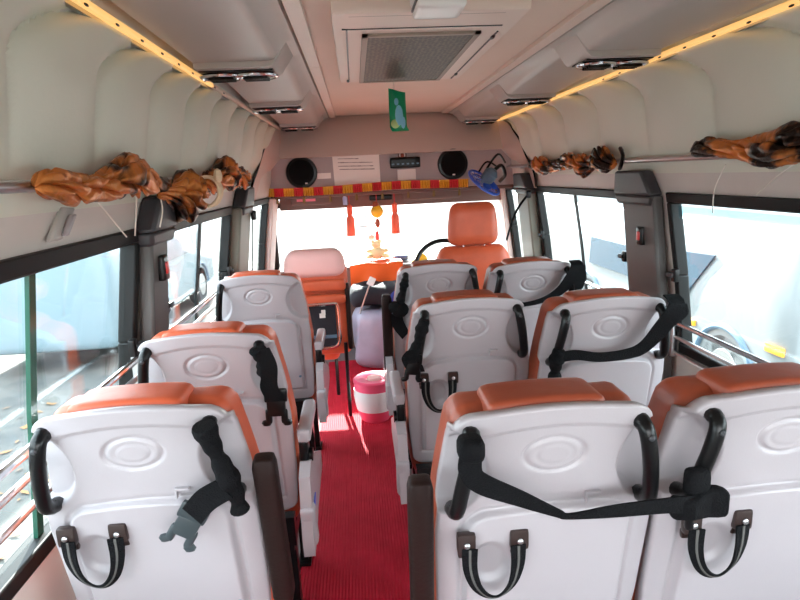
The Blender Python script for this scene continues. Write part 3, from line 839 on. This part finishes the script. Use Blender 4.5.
mb = MB(); mb.rbox((.25, 4.32, .57), (.15, .10, .11), .04, 10, fn=lambda p: (p.x, p.y, p.z+.02*math.sin(p.x*40))); tag(mb.build('navy_cloth', navycl, ang=80), 'crumpled navy blue cloth beside the black bundle', 'cloth')
r = thing('plush_figure', (.16, 4.90, .80), 'small cream plush figure sitting on the orange cloth', 'plush toy')
mb = MB(); mb.ball((.16, 4.90, .850), (.065, .05, .055), 14); mb.build('body', creamp, r)
mb = MB(); mb.ball((.155, 4.90, .925), (.040, .036, .036), 14); mb.ball((.125, 4.90, .95), (.014, .012, .018), 8); mb.ball((.185, 4.90, .95), (.014, .012, .018), 8); mb.build('head', creamp, r)
for s in (-1, 1):
    mb = MB(); mb.ball((.16+s*.07, 4.875, .825), (.035, .04, .02), 10); mb.build('leg', creamp, r)
    mb = MB(); mb.ball((.16+s*.065, 4.89, .87), (.03, .018, .018), 10); mb.build('arm', creamp, r)
mb = MB(); mb.rbox((.36, 4.98, .79), (.14, .10, .045), .012, 5); tag(mb.build('blue_box', mat('slate_blue_box', (.10, .15, .38), .5)), 'small slate-blue box on the dashboard right of the plush figure', 'box')
mb = MB(); mb.prism([(.44, 4.82, .76), (.60, 4.82, .76), (.57, 4.82, .82), (.53, 4.82, .84)], (0, .10, 0)); tag(mb.build('yellow_pouch', yellowm, bevel=.01), 'yellow pouch on the dashboard beside the steering wheel', 'pouch')
r = thing('gear_lever', (.0, 4.3, .48), 'thin lever with a white tag in front of the orange cloth', 'lever')
mb = MB(); mb.tube([(-.02, 4.30, .47), (.065, 4.26, .69)], .006, 8); mb.build('shaft', steel, r)
mb = MB(); mb.rbox((.082, 4.255, .722), (.053, .012, .066), .008, 5, rot=Matrix.Rotation(R(28), 3, 'Y')); mb.build('tag', whitep, r)
r = thing('hand_brake', (.33, 3.9, .0), 'chrome-knobbed control lever near third-row aisle seat', 'lever')
mb = MB(); mb.tube([(.33, 4.0, .0), (.335, 3.88, .73)], .010, 8); mb.build('shaft', chrome, r)
mb = MB(); mb.ball((.335, 3.88, .745), .022, 12); mb.build('knob', chrome, r)
r = thing('bucket', (.045, 3.36, .012), 'pink lidded bucket with white band standing on the red carpet', 'bucket')
mb = MB(); mb.lathe([(.085, .012), (.097, .03), (.118, .10), (.127, .17), (.124, .24), (.122, .27), (.114, .27), (.088, .03), (.0, .028)], (.045, 3.36, 0), 32); mb.build('pail', pinkb, r)
mb = MB(); mb.lathe([(.1165, .09), (.121, .11), (.129, .17), (.127, .22), (.122, .22), (.115, .09)], (.045, 3.36, 0), 32); mb.build('white_band', whitep, r)
mb = MB(); mb.lathe([(.001, .262), (.05, .262), (.055, .268), (.118, .268), (.129, .262), (.129, .275), (.118, .283), (.06, .278), (.05, .270), (.001, .270)], (.045, 3.36, 0), 32); mb.build('lid', pinkb, r)
mb = MB(); mb.lathe([(.001, .27), (.045, .272), (.04, .285), (.001, .288)], (.045, 3.36, 0), 24); mb.build('lid_knob', pinkm, r)

# ------------------------------------------------------------------ header items
for x, z, nm in ((-.418, 1.553, 'left'), (.812, 1.567, 'right')):
    r = thing('speaker', (x, 4.755, z-.12), 'round black speaker at %s end of the front header panel' % nm, 'speaker', 'header speakers')
    ry = Matrix.Rotation(R(90), 3, 'X')
    mb = MB(); mb.lathe([(.122, 0), (.126, .012), (.120, .028), (.108, .03), (.001, .03)], (x, 4.757, z), 36, ry); mb.build('speaker_body', blackp, r)
    mb = MB(); mb.lathe([(.104, .029), (.07, .040), (.03, .044), (.001, .044)], (x, 4.757, z), 36, ry); mb.build('speaker_grille', web, r)
    mb = MB(); mb.rbox((x+(.035 if x < 0 else .0), 4.71, z-.085), (.022, .006, .012), .003, 3); mb.build('badge', whitep, r)
r = thing('notice', (.025, 4.74, 1.42), 'white printed notice sheet taped between speaker and black unit', 'notice')
mb = MB(); mb.prism([(-.16, 4.752, 1.432), (.213, 4.752, 1.412), (.213, 4.752, 1.68), (.195, 4.752, 1.695), (-.15, 4.752, 1.69), (-.165, 4.752, 1.67)], (0, .004, 0)); sh = mb.build('sheet', paper, r, smooth=False)
for k, (xa, xb, z) in enumerate(((-.12, .03, 1.648), (-.12, .15, 1.618), (-.12, .14, 1.590), (-.11, .16, 1.565))):
    x = xa; mb = MB()
    while x < xb:
        w = random.uniform(.012, .032); mb.box((x+w/2, 4.7505, z-(x+.12)*.03), (w+.006, .002, .004+.004*random.random())); x += w+.006
    mb.build('printed_line', inkm, sh, smooth=False)
mb = MB(); mb.box((-.24, 4.752, 1.52), (.11, .003, .045)); tag(mb.build('paper_label', paper, smooth=False), 'small blank paper label beside the left speaker', 'label')
r = thing('control_unit', (.42, 4.74, 1.55), 'wide black control unit with small picture card above it', 'control unit')
mb = MB(); mb.rbox((.42, 4.735, 1.595), (.245, .05, .085), .01, 6); mb.build('unit_body', blackp, r)
mb = MB()
for q in range(6): mb.rbox((.32+q*.04, 4.708, 1.585), (.02, .006, .012), .002, 2)
mb.build('button', greyblue, r)
r = thing('picture_card', (.40, 4.745, 1.64), 'tiny framed picture standing above the black control unit', 'picture')
mb = MB(); mb.box((.40, 4.750, 1.672), (.07, .006, .075)); mb.build('frame', dashm, r)
mb = MB(); mb.box((.40, 4.745, 1.672), (.05, .003, .058)); mb.build('backing', paper, r); mb = MB(); mb.ball((.40, 4.743, 1.655), (.016, .003, .02), 8); mb.ball((.40, 4.743, 1.683), (.009, .003, .010), 8); mb.build('painted_shape', tan, r)
mb = MB(); mb.box((.43, 4.752, 1.50), (.15, .003, .085)); tag(mb.build('paper_slip', paper, smooth=False), 'pale paper slip under the black control unit', 'paper')

# pleated red and gold valance
r = thing('valance', (.1, 4.69, 1.36), 'pleated red and gold cloth valance across the windscreen top', 'valance')
x = -.80; k = 0
while x < .92:
    w = .082 if k % 2 else .075
    m = redc if k % 2 == 0 else gold
    rows = []
    for i in range(5):
        z = lerp(1.438, 1.376, i/4)+.012*(x+.8)/1.7
        rows.append([(x+w*j/12, 4.69+.008*math.sin(j*PI/1.5)*(.3+i/4), z+.006*math.sin((x+w*j/12)*5)-(.006*abs(math.sin(j*PI/3)) if i == 4 else 0)) for j in range(13)])
    MB().sheet(rows, (0, .004, 0)).build('red_panel' if k % 2 == 0 else 'gold_panel', m, r, ang=80)
    x += w; k += 1
dgold = mat('dark_gold', (.18, .10, .02), .6)
for q in range(8): MB().lathe([(.003, .05), (.010, .045), (.013, .0)], (-.62+q*.21, 4.685, 1.315), 8).build('fringe_tassel', dgold, r)

for x, nm in ((-.055, 'left'), (.335, 'right')):
    r = thing('hanging_tassel', (x, 5.0, 1.0), 'coral red tassel hanging on the %s of the yellow charm' % nm, 'tassel', 'coral tassels')
    mb = MB(); mb.tube([(x, 5.0, 1.36), (x, 5.0, 1.24)], .004, 6); mb.build('cord', redc, r)
    mb = MB(); mb.lathe([(.008, 1.27), (.024, 1.255), (.024, 1.19), (.018, 1.18), (.034, 1.15), (.038, 1.0), (.001, 1.0)], (x, 5.0, 0), 14); mb.build('tassel_skirt', tassm, r)
r = thing('hanging_charm', (.175, 5.0, 1.0), 'yellow ball charm with bells and ribbons hanging in windscreen', 'charm')
mb = MB(); mb.tube([(.18, 5.0, 1.36), (.18, 5.0, 1.0)], .004, 6); mb.build('cord', redc, r)
mb = MB(); mb.ball((.18, 4.99, 1.20), .055, 16); mb.build('yellow_ball', yellowm, r)
mb = MB(); mb.ball((.18, 4.99, 1.10), (.022, .02, .04), 10); mb.ball((.17, 4.99, 1.255), (.03, .03, .035), 10); mb.build('bell', tan, r)
mb = MB(); mb.tube(spline([(.16, 5.0, 1.10), (.08, 5.0, 1.075), (-.0, 5.0, 1.085)], 5), .006, 6); mb.tube(spline([(.15, 5.0, 1.12), (.10, 5.0, 1.15), (.07, 5.0, 1.165)], 5), .005, 6); mb.build('feather', greyblue, r)
mb = MB(); mb.ball((.17, 4.99, .98), (.018, .012, .05), 10); mb.build('red_bead', redm, r)
mb = MB(); mb.ball((.12, 4.99, .975), (.03, .01, .025), 8); mb.build('pink_flower', pinkm, r)
r = thing('rear_view_mirror', (.19, 5.02, 1.27), 'dark rear-view mirror partly hidden behind the valance', 'mirror')
mb = MB(); mb.rbox((.22, 5.05, 1.315), (.20, .03, .05), .012, 6); mb.build('mirror_glass', blackp, r)
mb = MB(); mb.tube([(.22, 5.06, 1.33), (.22, 5.10, 1.37)], .01, 8); mb.build('stem', blackp, r)
for x, w, nm in ((-.38, .34, 'left'), (.66, .5, 'right')):
    mb = MB(); mb.rbox((x, 5.00, 1.325), (w, .02, .085), .01, 6); vz = tag(mb.build('sun_visor', dashm), 'brown sun visor folded up at the %s above the windscreen' % nm, 'sun visor', 'sun visors')
mb = MB(); mb.box((-.42, 4.985, 1.325), (.16, .004, .022)); tag(mb.build('pink_sticker', mat('pink_sticker', (.9, .22, .30), .5), smooth=False), 'pink strip sticker on the left sun visor', 'sticker')
mb = MB(); mb.lathe([(.018, 1.27), (.020, 1.33), (.010, 1.345), (.010, 1.36)], (-.09, 4.97, 0), 14); tag(mb.build('hanging_bottle', mat('pale_blue_bottle', (.45, .50, .75), .4)), 'tiny pale blue bottle hanging below the valance', 'bottle')

# green flyer hanging from the hatch
r = thing('hanging_flyer', (.235, 2.98, 1.73), 'glossy green flyer hanging from the ceiling on a thread', 'flyer')
fy = 2.98
mb = MB(); mb.sheet([[(.196+.085*j/8+(.0 if i else .01), fy+.012*math.sin(j*.6+i*.4), lerp(1.715, 1.92, i/10)-(.02*(j/8) if i == 10 else 0)) for j in range(9)] for i in range(11)], (0, .002, 0)); sh = mb.build('sheet', flyer, r, ang=80)
mb = MB(); mb.ball((.243, fy-.014, 1.79), (.020, .002, .05), 12); mb.ball((.232, fy-.014, 1.855), (.011, .002, .018), 10); mb.ball((.262, fy-.014, 1.755), (.012, .002, .03), 10); mb.build('printed_shape', figure, sh)
mb = MB(); mb.ball((.222, fy-.013, 1.75), (.022, .002, .022), 12); mb.build('printed_patch', limem, sh)
mb = MB(); mb.tube([(.225, fy+.003, 1.915), (.225, fy, 1.955)], .002, 6); mb.build('thread', cordm, r)

# wall fan at the front right corner
r = thing('wall_fan', (1.0, 4.35, 1.35), 'small blue and grey fan clamped at the front right corner', 'fan')
c0 = Vector((.965, 4.28, 1.415)); rot = Matrix.Rotation(R(38), 3, 'Y') @ Matrix.Rotation(R(70), 3, 'X') 
rot = Matrix.Rotation(R(35), 3, 'Y') @ Matrix.Rotation(R(25), 3, 'X')
mb = MB()
for q in (.135, .10, .06): mb.tube([c0+rot @ Vector((q*math.cos(a), q*math.sin(a), (.135-q)*-.25)) for a in [2*PI*k/30 for k in range(30)]], .0045 if q < .13 else .010, 6, closed=True)
for k in range(18):
    a = 2*PI*k/18; mb.tube([c0+rot @ Vector((.02*math.cos(a), .02*math.sin(a), -.035)), c0+rot @ Vector((.135*math.cos(a), .135*math.sin(a), 0))], .0025, 5)
mb.build('guard', blue, r)
mb = MB()
for k in range(4):
    a = k*PI/2+.3; ctr = c0+rot @ Vector((.065*math.cos(a), .065*math.sin(a), .012)); mb.ball(ctr, (.05, .032, .005), 12, rot @ Matrix.Rotation(a, 3, 'Z') @ Matrix.Rotation(R(18), 3, 'X'))
mb.build('blade', blue, r)
mb = MB(); mb.lathe([(.025, -.01), (.05, .03), (.055, .09), (.03, .12), (.001, .125)], c0, 18, rot); mb.build('motor_housing', greyblue, r)
mb = MB(); mb.tube(spline([c0+rot @ Vector((0, 0, .09)), c0+Vector((.14, .05, .12)), c0+Vector((.19, .12, .05)), c0+Vector((.17, .2, .0))], 6), .014, 8)
mb.tube(spline([c0+Vector((.02, .0, .10)), c0+Vector((.10, -.02, .20)), c0+Vector((.18, .08, .14))], 6), .008, 8); mb.tube(spline([c0+Vector((-.04, .0, .08)), c0+Vector((.02, -.02, .15)), c0+Vector((.12, .04, .10))], 6), .007, 8); mb.build('bracket', blackp, r)

# ------------------------------------------------------------------ curtain rods and bundled satin curtains
RODS = {}; ROD_OBJ = {}
for side, nm, y1 in ((-1, 'left', 3.62), (1, 'right', 4.75)):
    x = xw(side, 1.5)-side*.035; RODS[side] = x
    r = thing('curtain_rod', (x, 2, 1.5), 'thin chrome curtain rod along the %s windows' % nm, 'curtain rod', 'curtain rods')
    ROD_OBJ[side] = r
    mb = MB(); mb.tube([(x, -.6, 1.502), (x, y1, 1.525)], .012, 12); mb.build('rod', steel, r)
    for yy in (.4, 1.3, 2.3, 3.3)+((4.4,) if side > 0 else ()):
        mb = MB(); mb.tube([(x, yy, 1.512), (x+side*.05, yy, 1.512)], .007, 8); mb.build('rod_bracket', steel, r)
from mathutils import noise
def bundle(side, y0, y1, rad, label, sag=.0, fan=None, seed=0, dz=0, tie=None, kf=4, group='bundled satin curtains'):
    x0 = RODS[side]-side*.020; NS, NT = 110, 72; rows = []
    for i in range(NS+1):
        t = i/NS; y = lerp(y0, y1, t); rr = []
        env = (math.sin(PI*min(1, max(0, t)))**.35 if 0 < t < 1 else 0.0)
        R0 = rad*.68*env*(1+.28*math.sin(t*11+seed))*(fan(t) if fan else 1)+.002
        cz = 1.512+dz+.35*R0*math.sin(t*9+seed*2)+.15*R0; cx = x0-side*.25*R0
        for j in range(NT):
            a = 2*PI*j/NT
            tw = 3.0*t*(y1-y0)*3+seed
            f = 1-abs(math.sin(kf*.5*(a+tw)+1.6*noise.noise(Vector((math.cos(a)*1.4, math.sin(a)*1.4, t*6+seed)))))
            n1 = noise.noise(Vector((math.cos(a)*2, math.sin(a)*2, y*9+seed)))
            q = R0*(1.14-.80*f**3+.26*n1-.22*max(0, 1-9*abs(noise.noise(Vector((math.cos(a)*1.1+y*5, math.sin(a)*1.1, y*4+seed)))))+.08*noise.noise(Vector((math.cos(a)*3, math.sin(a)*3, t*26+seed))))
            rr.append((cx+.78*q*math.cos(a), y+.3*q*math.sin(a*3+seed)*.3, cz+q*math.sin(a)))
        rows.append(rr+[rr[0]])
    rt = thing('curtain_bundle', (x0, (y0+y1)/2, 1.45), label, 'curtain', group)
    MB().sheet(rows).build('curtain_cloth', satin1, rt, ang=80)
    if tie:
        y = lerp(y0, y1, tie); mb = MB()
        for q in range(3): mb.tube([(x0-side*.02+.05*math.cos(a), y+.018*q+.01*math.sin(a*2), 1.515+dz+.058*math.sin(a)) for a in [2*PI*k/24 for k in range(24)]], .008, 6, closed=True)
        mb.ball((x0-side*.07, y, 1.53), (.018, .03, .03), 8); mb.build('tie_cord', tiem, rt)
    return rt
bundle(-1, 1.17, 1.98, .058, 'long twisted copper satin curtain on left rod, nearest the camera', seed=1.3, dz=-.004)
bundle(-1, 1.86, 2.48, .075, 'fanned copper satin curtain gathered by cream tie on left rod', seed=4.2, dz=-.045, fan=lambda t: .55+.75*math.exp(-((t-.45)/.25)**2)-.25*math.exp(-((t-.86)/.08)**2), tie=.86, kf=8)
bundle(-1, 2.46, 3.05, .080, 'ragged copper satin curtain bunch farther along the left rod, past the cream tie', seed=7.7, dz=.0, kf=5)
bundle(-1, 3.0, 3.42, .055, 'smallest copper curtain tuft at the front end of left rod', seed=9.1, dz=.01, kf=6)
bundle(1, 1.20, 2.08, .058, 'copper satin curtain with painted dark folds on right rod nearest the camera', seed=2.9, dz=.018)
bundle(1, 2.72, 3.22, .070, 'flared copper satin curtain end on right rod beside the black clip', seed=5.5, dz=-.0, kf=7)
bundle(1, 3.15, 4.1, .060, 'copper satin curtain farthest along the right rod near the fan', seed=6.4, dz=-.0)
# black clip on the right rod
mb = MB(); x = RODS[1]; mb.tube(spline([(x, 2.70, 1.56), (x-.01, 2.70, 1.575), (x-.015, 2.66, 1.54), (x-.012, 2.68, 1.50), (x, 2.72, 1.48)], 5), .009, 8); tag(mb.build('rod_clip', blackp), 'black hook clip on the right curtain rod', 'clip')
# cords holding the curtains
def cord(pts, label, rr=.0022): MB().tube(spline(pts, 8), rr, 6).build('curtain_cord', cordm, ROD_OBJ[-1 if pts[0][0] < 0 else 1], label=label)
xr = RODS[-1]-(-1)*.012
cord([(xr, 1.42, 1.495), (xw(-1, 1.43)+.035, 1.56, 1.43), (xw(-1, 1.36)+.03, 1.70, 1.362)], 'long slanting white cord from left rod to window corner')
cord([(xr, 1.72, 1.50), (xw(-1, 1.43)+.04, 1.735, 1.43), (xw(-1, 1.36)+.035, 1.75, 1.36)], 'short white cord hanging between slanting cord and left pillar cap')
cord([(xr, 1.90, 1.49), (xw(-1, 1.43)+.075, 1.86, 1.43), (xw(-1, 1.36)+.08, 1.84, 1.375)], 'white cord crossing the left pillar cap')
xr = RODS[1]-.012
cord([(xr, 1.90, 1.482), (xw(1, 1.4)-.05, 1.97, 1.40), (xw(1, 1.31)-.03, 2.03, 1.31)], 'curved white cord falling from right rod over the window edge')
cord([(xr, 1.56, 1.495), (xw(1, 1.43)-.04, 1.68, 1.44), (xw(1, 1.38)-.02, 1.80, 1.382)], 'straight white cord slanting from right rod near the image edge')
# coat hook on the left wall
r = thing('coat_hook', (-.67, 1.37, 1.40), 'grey slanted plastic garment hook on the wall above left window', 'hook')
mb = MB(); x = xw(-1, 1.43)
mb.prism([(x+.0, 1.29, 1.392), (x+.0, 1.345, 1.392), (x+.0, 1.43, 1.458), (x, 1.375, 1.464)], (.016, 0, 0)); mb.build('hook_body', ductm, r, bevel=.005)
mb = MB(); mb.prism([(x+.017, 1.33, 1.40), (x+.017, 1.35, 1.40), (x+.017, 1.405, 1.445), (x+.017, 1.38, 1.445)], (.012, 0, 0)); mb.build('hook_tongue', shellm, r, bevel=.004)

# window guard rails
for side, nm, zt, ya, yb_ in ((-1, 'left', .975, .2, 3.2), (1, 'right', .805, .2, 4.1)):
    r = thing('guard_rail', (xw(side, .8)-side*.03, 1.8, .7), 'triple steel guard rail along the %s windows' % nm, 'rail', 'window guard rails')
    for k in range(3):
        z = zt-.075*k; x = xw(side, z)-side*(.045 if k == 0 else .03)
        mb = MB(); mb.tube([(x, ya, z), (x, yb_, z)], .011 if k == 0 else .009, 10); mb.build('rail_bar', chrome if k == 0 else steel, r)
    for yy in ((1.82, 2.13, 3.24) if side < 0 else (2.385, 2.74, 4.16)):
        mb = MB(); x = xw(side, zt-.07)-side*.03; mb.rbox((x, min(yy, yb_-.01), zt-.075), (.03, .02, .19), .006, 4); mb.build('rail_bracket', steel, r)

# pillar buttons, latches
for side, y, z, nm in ((-1, 1.93, 1.235, 'left'), (1, 2.535, 1.175, 'right')):
    x = xw(side, z)-side*.062
    r = thing('bell_push', (x, y, z-.04), 'black call button with red centre on the %s pillar' % nm, 'button', 'pillar call buttons')
    mb = MB(); mb.rbox((x, y, z), (.028, .055, .085), .008, 5); mb.build('housing', blackp, r)
    mb = MB(); mb.rbox((x-side*.014, y, z), (.010, .026, .04), .004, 4); mb.build('push_button', redm, r)
for side, y, z, lab in ((-1, 1.775, 1.01, 'black sliding window latch at the front edge of near left window'), (-1, 2.08, 1.075, 'black sliding window latch just ahead of the left pillar'), (1, 2.335, 1.02, 'grey-black sliding window latch on the near right window frame'), (1, 2.80, 1.04, 'black sliding window latch ahead of the right pillar'), (-1, 3.19, 1.02, 'black window latch by the far left door pillar'), (1, 4.12, 1.02, 'black window latch by the far right door pillar')):
    x = xw(side, z)-side*.03
    r = thing('window_latch', (x, y, z-.03), lab, 'latch', 'sliding window latches')
    mb = MB(); mb.rbox((x, y, z), (.022, .035, .055), .005, 4); mb.build('latch_body', blackp, r)
    mb = MB(); mb.rbox((x-side*.012, y+.02, z), (.016, .05, .022), .005, 4); mb.build('thumb_tab', capm, r)
# seat belts at the door pillars
r = thing('door_belt', (1.3, 4.15, .8), 'black driver seat belt slanting from the right door pillar', 'seat belt', 'door pillar seat belts')
mb = MB(); mb.ribbon(spline([(xw(1, 1.30)-.09, 4.15, 1.31), (1.14, 4.05, 1.20), (1.03, 3.9, 1.02)], 5), (.0, .035, .01), .003); mb.build('belt_strap', web, r)
mb = MB(); mb.rbox((xw(1, 1.3)-.08, 4.16, 1.32), (.03, .06, .06), .01, 5); mb.build('belt_guide', blackp, r)
r = thing('door_belt', (-.63, 3.6, .7), 'black seat belt hanging down the left door pillar', 'seat belt', 'door pillar seat belts')
mb = MB(); mb.ribbon(spline([(xw(-1, 1.28)+.07, 3.60, 1.30), (xw(-1, 1.1)+.07, 3.66, 1.1), (xw(-1, .8)+.06, 3.80, .80)], 5), (.0, .03, .0), .003); mb.build('belt_strap', web, r)
mb = MB(); mb.rbox((xw(-1, 1.3)+.075, 3.59, 1.30), (.03, .05, .06), .01, 5); mb.build('belt_guide', blackp, r)

# ------------------------------------------------------------------ outside
G = -.72
mb = MB(); mb.box((0, 8, G-.05), (80, 80, .1)); gnd = mb.build('ground', groundm, smooth=False); gnd['kind'] = 'structure'; gnd['label'] = 'dusty sunlit ground outside the bus'
# fallen leaves in the strip left of the bus
mb = MB(); random.seed(3)
for k in range(900):
    x = random.uniform(-5.2, -1.1); y = random.uniform(.2, 6); a = random.uniform(0, 6.3); l = random.uniform(.03, .07)
    d = Vector((math.cos(a), math.sin(a), random.uniform(-.2, .2)))*l; e = Vector((-math.sin(a), math.cos(a), random.uniform(-.3, .5)))*l*.4; c_ = Vector((x, y, G+.015))
    mb.add([c_-d, c_+e, c_+d, c_-e], [(0, 1, 2), (0, 2, 3)])
lv = tag(mb.build('fallen_leaves', leafm, smooth=False), 'scattered dry leaves on the ground outside the left window', 'leaves'); lv['kind'] = 'stuff'

def vehicle(name, x0, x1, y0, y1, zt, body, label, side, wheels, panes, lights, hood=None):
    """boxy vehicle with a rounded body; side = which flank faces the bus (-1 = its low-x flank)"""
    root = thing(name, ((x0+x1)/2, (y0+y1)/2, G), label, 'vehicle')
    mb = MB(); mb.rbox(((x0+x1)/2, (y0+y1)/2, (zt+G+.28)/2), (x1-x0, y1-y0, zt-G-.28), .10, 14, fn=lambda p: (p.x*(1-.10*smoothstep(0, (zt-G)/2, p.z)), p.y, p.z)); mb.build('body', body, root)
    xf = x0 if side < 0 else x1
    for (ya, yb2, ra) in wheels:
        yc = (ya+yb2)/2
        mb = MB(); mb.lathe([(.001, -.10), (ra*.9, -.10), (ra, -.07), (ra, .07), (ra*.9, .10), (.001, .10)], (xf-side*.10, yc, G+ra), 28, Matrix.Rotation(R(90), 3, 'Y')); wh = mb.build('wheel', tyre, root)
        mb = MB(); mb.lathe([(.001, -.105), (ra*.55, -.105), (ra*.6, -.09), (ra*.6, .09), (ra*.55, .105), (.001, .105)], (xf-side*.10, yc, G+ra), 20, Matrix.Rotation(R(90), 3, 'Y')); mb.build('hubcap', steel, wh)
        mb = MB(); mb.tube([(xf+side*.005, yc+(ra+.05)*math.cos(a), G+ra+(ra+.05)*math.sin(a)) for a in [PI*k/16 for k in range(17)]], .03, 8); mb.build('wheel_arch', greyblue, root)
    for poly_ in panes:
        def lean(y_, z_):
            k = smoothstep(0, (zt-G)/2, z_-(zt+G+.28)/2); return (x0+x1)/2+(xf-(x0+x1)/2)*(1-.10*k)
        pts = [(lean(a, b2)+side*.03, a, b2) for a, b2 in poly_]
        mb = MB(); mb.prism(pts, (-side*.02, 0, 0)); mb.build('side_window', dglass, root, smooth=False)
    for (y_, z_, w, h) in lights:
        mb = MB(); mb.rbox((xf+side*.01, y_, z_), (.03, w, h), .01, 4); mb.build('side_marker', amber, root)
    return root
vehicle('white_van', 3.2, 5.0, 3.85, 8.6, .98, bodyw, 'white van parked outside the near right window, amber markers', -1, [(4.30, 5.0, .36), (7.3, 8.0, .36)],
        [[(5.9, .61), (4.89, .655), (5.27, .21), (5.55, -.10), (5.9, -.10)], [(7.6, .2), (7.6, .55), (6.1, .55), (6.1, .2)]], [(4.03, .03, .20, .07), (5.2, -.03, .22, .06)])
vehicle('pale_blue_van', -4.7, -3.0, 6.95, 12.0, 1.35, bodyb, 'pale van seen through far left windows', 1, [(7.9, 8.6, .36), (10.6, 11.3, .36)],
        [[(7.5, .35), (8.9, .35), (8.9, .95), (7.7, .95)], [(9.1, .35), (10.4, .35), (10.4, .95), (9.1, .95)], [(10.6, .35), (11.7, .35), (11.5, .95), (10.6, .95)]], [(7.5, .1, .2, .08)])
# buildings
r = thing('building', (9, 13, G), 'pale building beyond right windows with small barred window', 'building')
mb = MB(); mb.box((11.0, 13, G+2.6), (5, 18, 5.2)); mb.build('wall', concrete, r, smooth=False)
mb = MB(); mb.box((10.9, 13, G+5.25), (5.6, 18.6, .16)); mb.build('roof', greyroof, r, smooth=False)
mb = MB(); mb.box((8.47, 13, G+.75), (.06, 18, .10)); mb.build('plinth', greyroof, r, smooth=False)
for y in (9.5, 13.5, 17.5):
    mb = MB(); mb.box((8.48, y, G+3.0), (.06, 1.2, 1.3)); w_ = mb.build('window', greyroof, r, smooth=False)
    mb = MB()
    for k in range(5): mb.box((8.44, y-.5+.25*k, G+3.0), (.03, .03, 1.3))
    mb.build('window_bar', steel, w_, smooth=False)
r = thing('boundary_wall', (-7.4, 8, G), 'long pale grey boundary wall beyond left windows', 'wall')
mb = MB(); mb.box((-7.4, 8, G+1.0), (.25, 34, 2.0)); mb.build('masonry', mat('whitewashed_wall', (.34, .35, .35), .9), r, smooth=False)
mb = MB(); mb.box((-7.4, 8, G+2.04), (.4, 34, .08)); mb.build('coping', greyroof, r, smooth=False)

# ------------------------------------------------------------------ light and camera
w = bpy.data.worlds.new('sky'); bpy.context.scene.world = w; w.use_nodes = True
nt = w.node_tree; bg = nt.nodes['Background']
tc = nt.nodes.new('ShaderNodeTexCoord'); sp = nt.nodes.new('ShaderNodeSeparateXYZ'); rp = nt.nodes.new('ShaderNodeValToRGB')
nt.links.new(tc.outputs['Generated'], sp.inputs[0]); nt.links.new(sp.outputs['Z'], rp.inputs['Fac']); nt.links.new(rp.outputs['Color'], bg.inputs['Color'])
rp.color_ramp.elements[0].color = (.95, .98, 1.0, 1); rp.color_ramp.elements[1].color = (.78, .89, 1.0, 1); rp.color_ramp.elements[1].position = .9
bg.inputs['Strength'].default_value = 2.8
sun = bpy.data.lights.new('sun', 'SUN'); sun.energy = 11; sun.angle = R(1.2); sun.color = (1., .95, .88)
so = bpy.data.objects.new('sun', sun); C.objects.link(so)
# low sun ahead of the bus, shining in through the windscreen
dirv = Vector((.15, -1, -.54)).normalized(); so.rotation_euler = dirv.to_track_quat('-Z', 'Y').to_euler()
sc = bpy.context.scene
sc.view_settings.view_transform = 'Standard'; sc.view_settings.look = 'None'; sc.view_settings.gamma = 1; sc.view_settings.use_curve_mapping = False
sc.view_settings.exposure = 1.85
cam = bpy.data.cameras.new('camera'); co = bpy.data.objects.new('camera', cam); C.objects.link(co); sc.camera = co
cam.sensor_width = 36; cam.lens = 570/800*36; cam.clip_start = .03; cam.clip_end = 200
f = 570.; roll = R(2.7)
fw = Vector((354-400, 300-177, -f)).normalized()
rx = Vector((math.cos(roll), math.sin(roll), 0)); rx = (rx-fw*rx.dot(fw)).normalized(); up = rx.cross(fw)
M = Matrix((rx, fw, up)).to_4x4()
co.matrix_world = Matrix.Translation((0, 0, H)) @ M
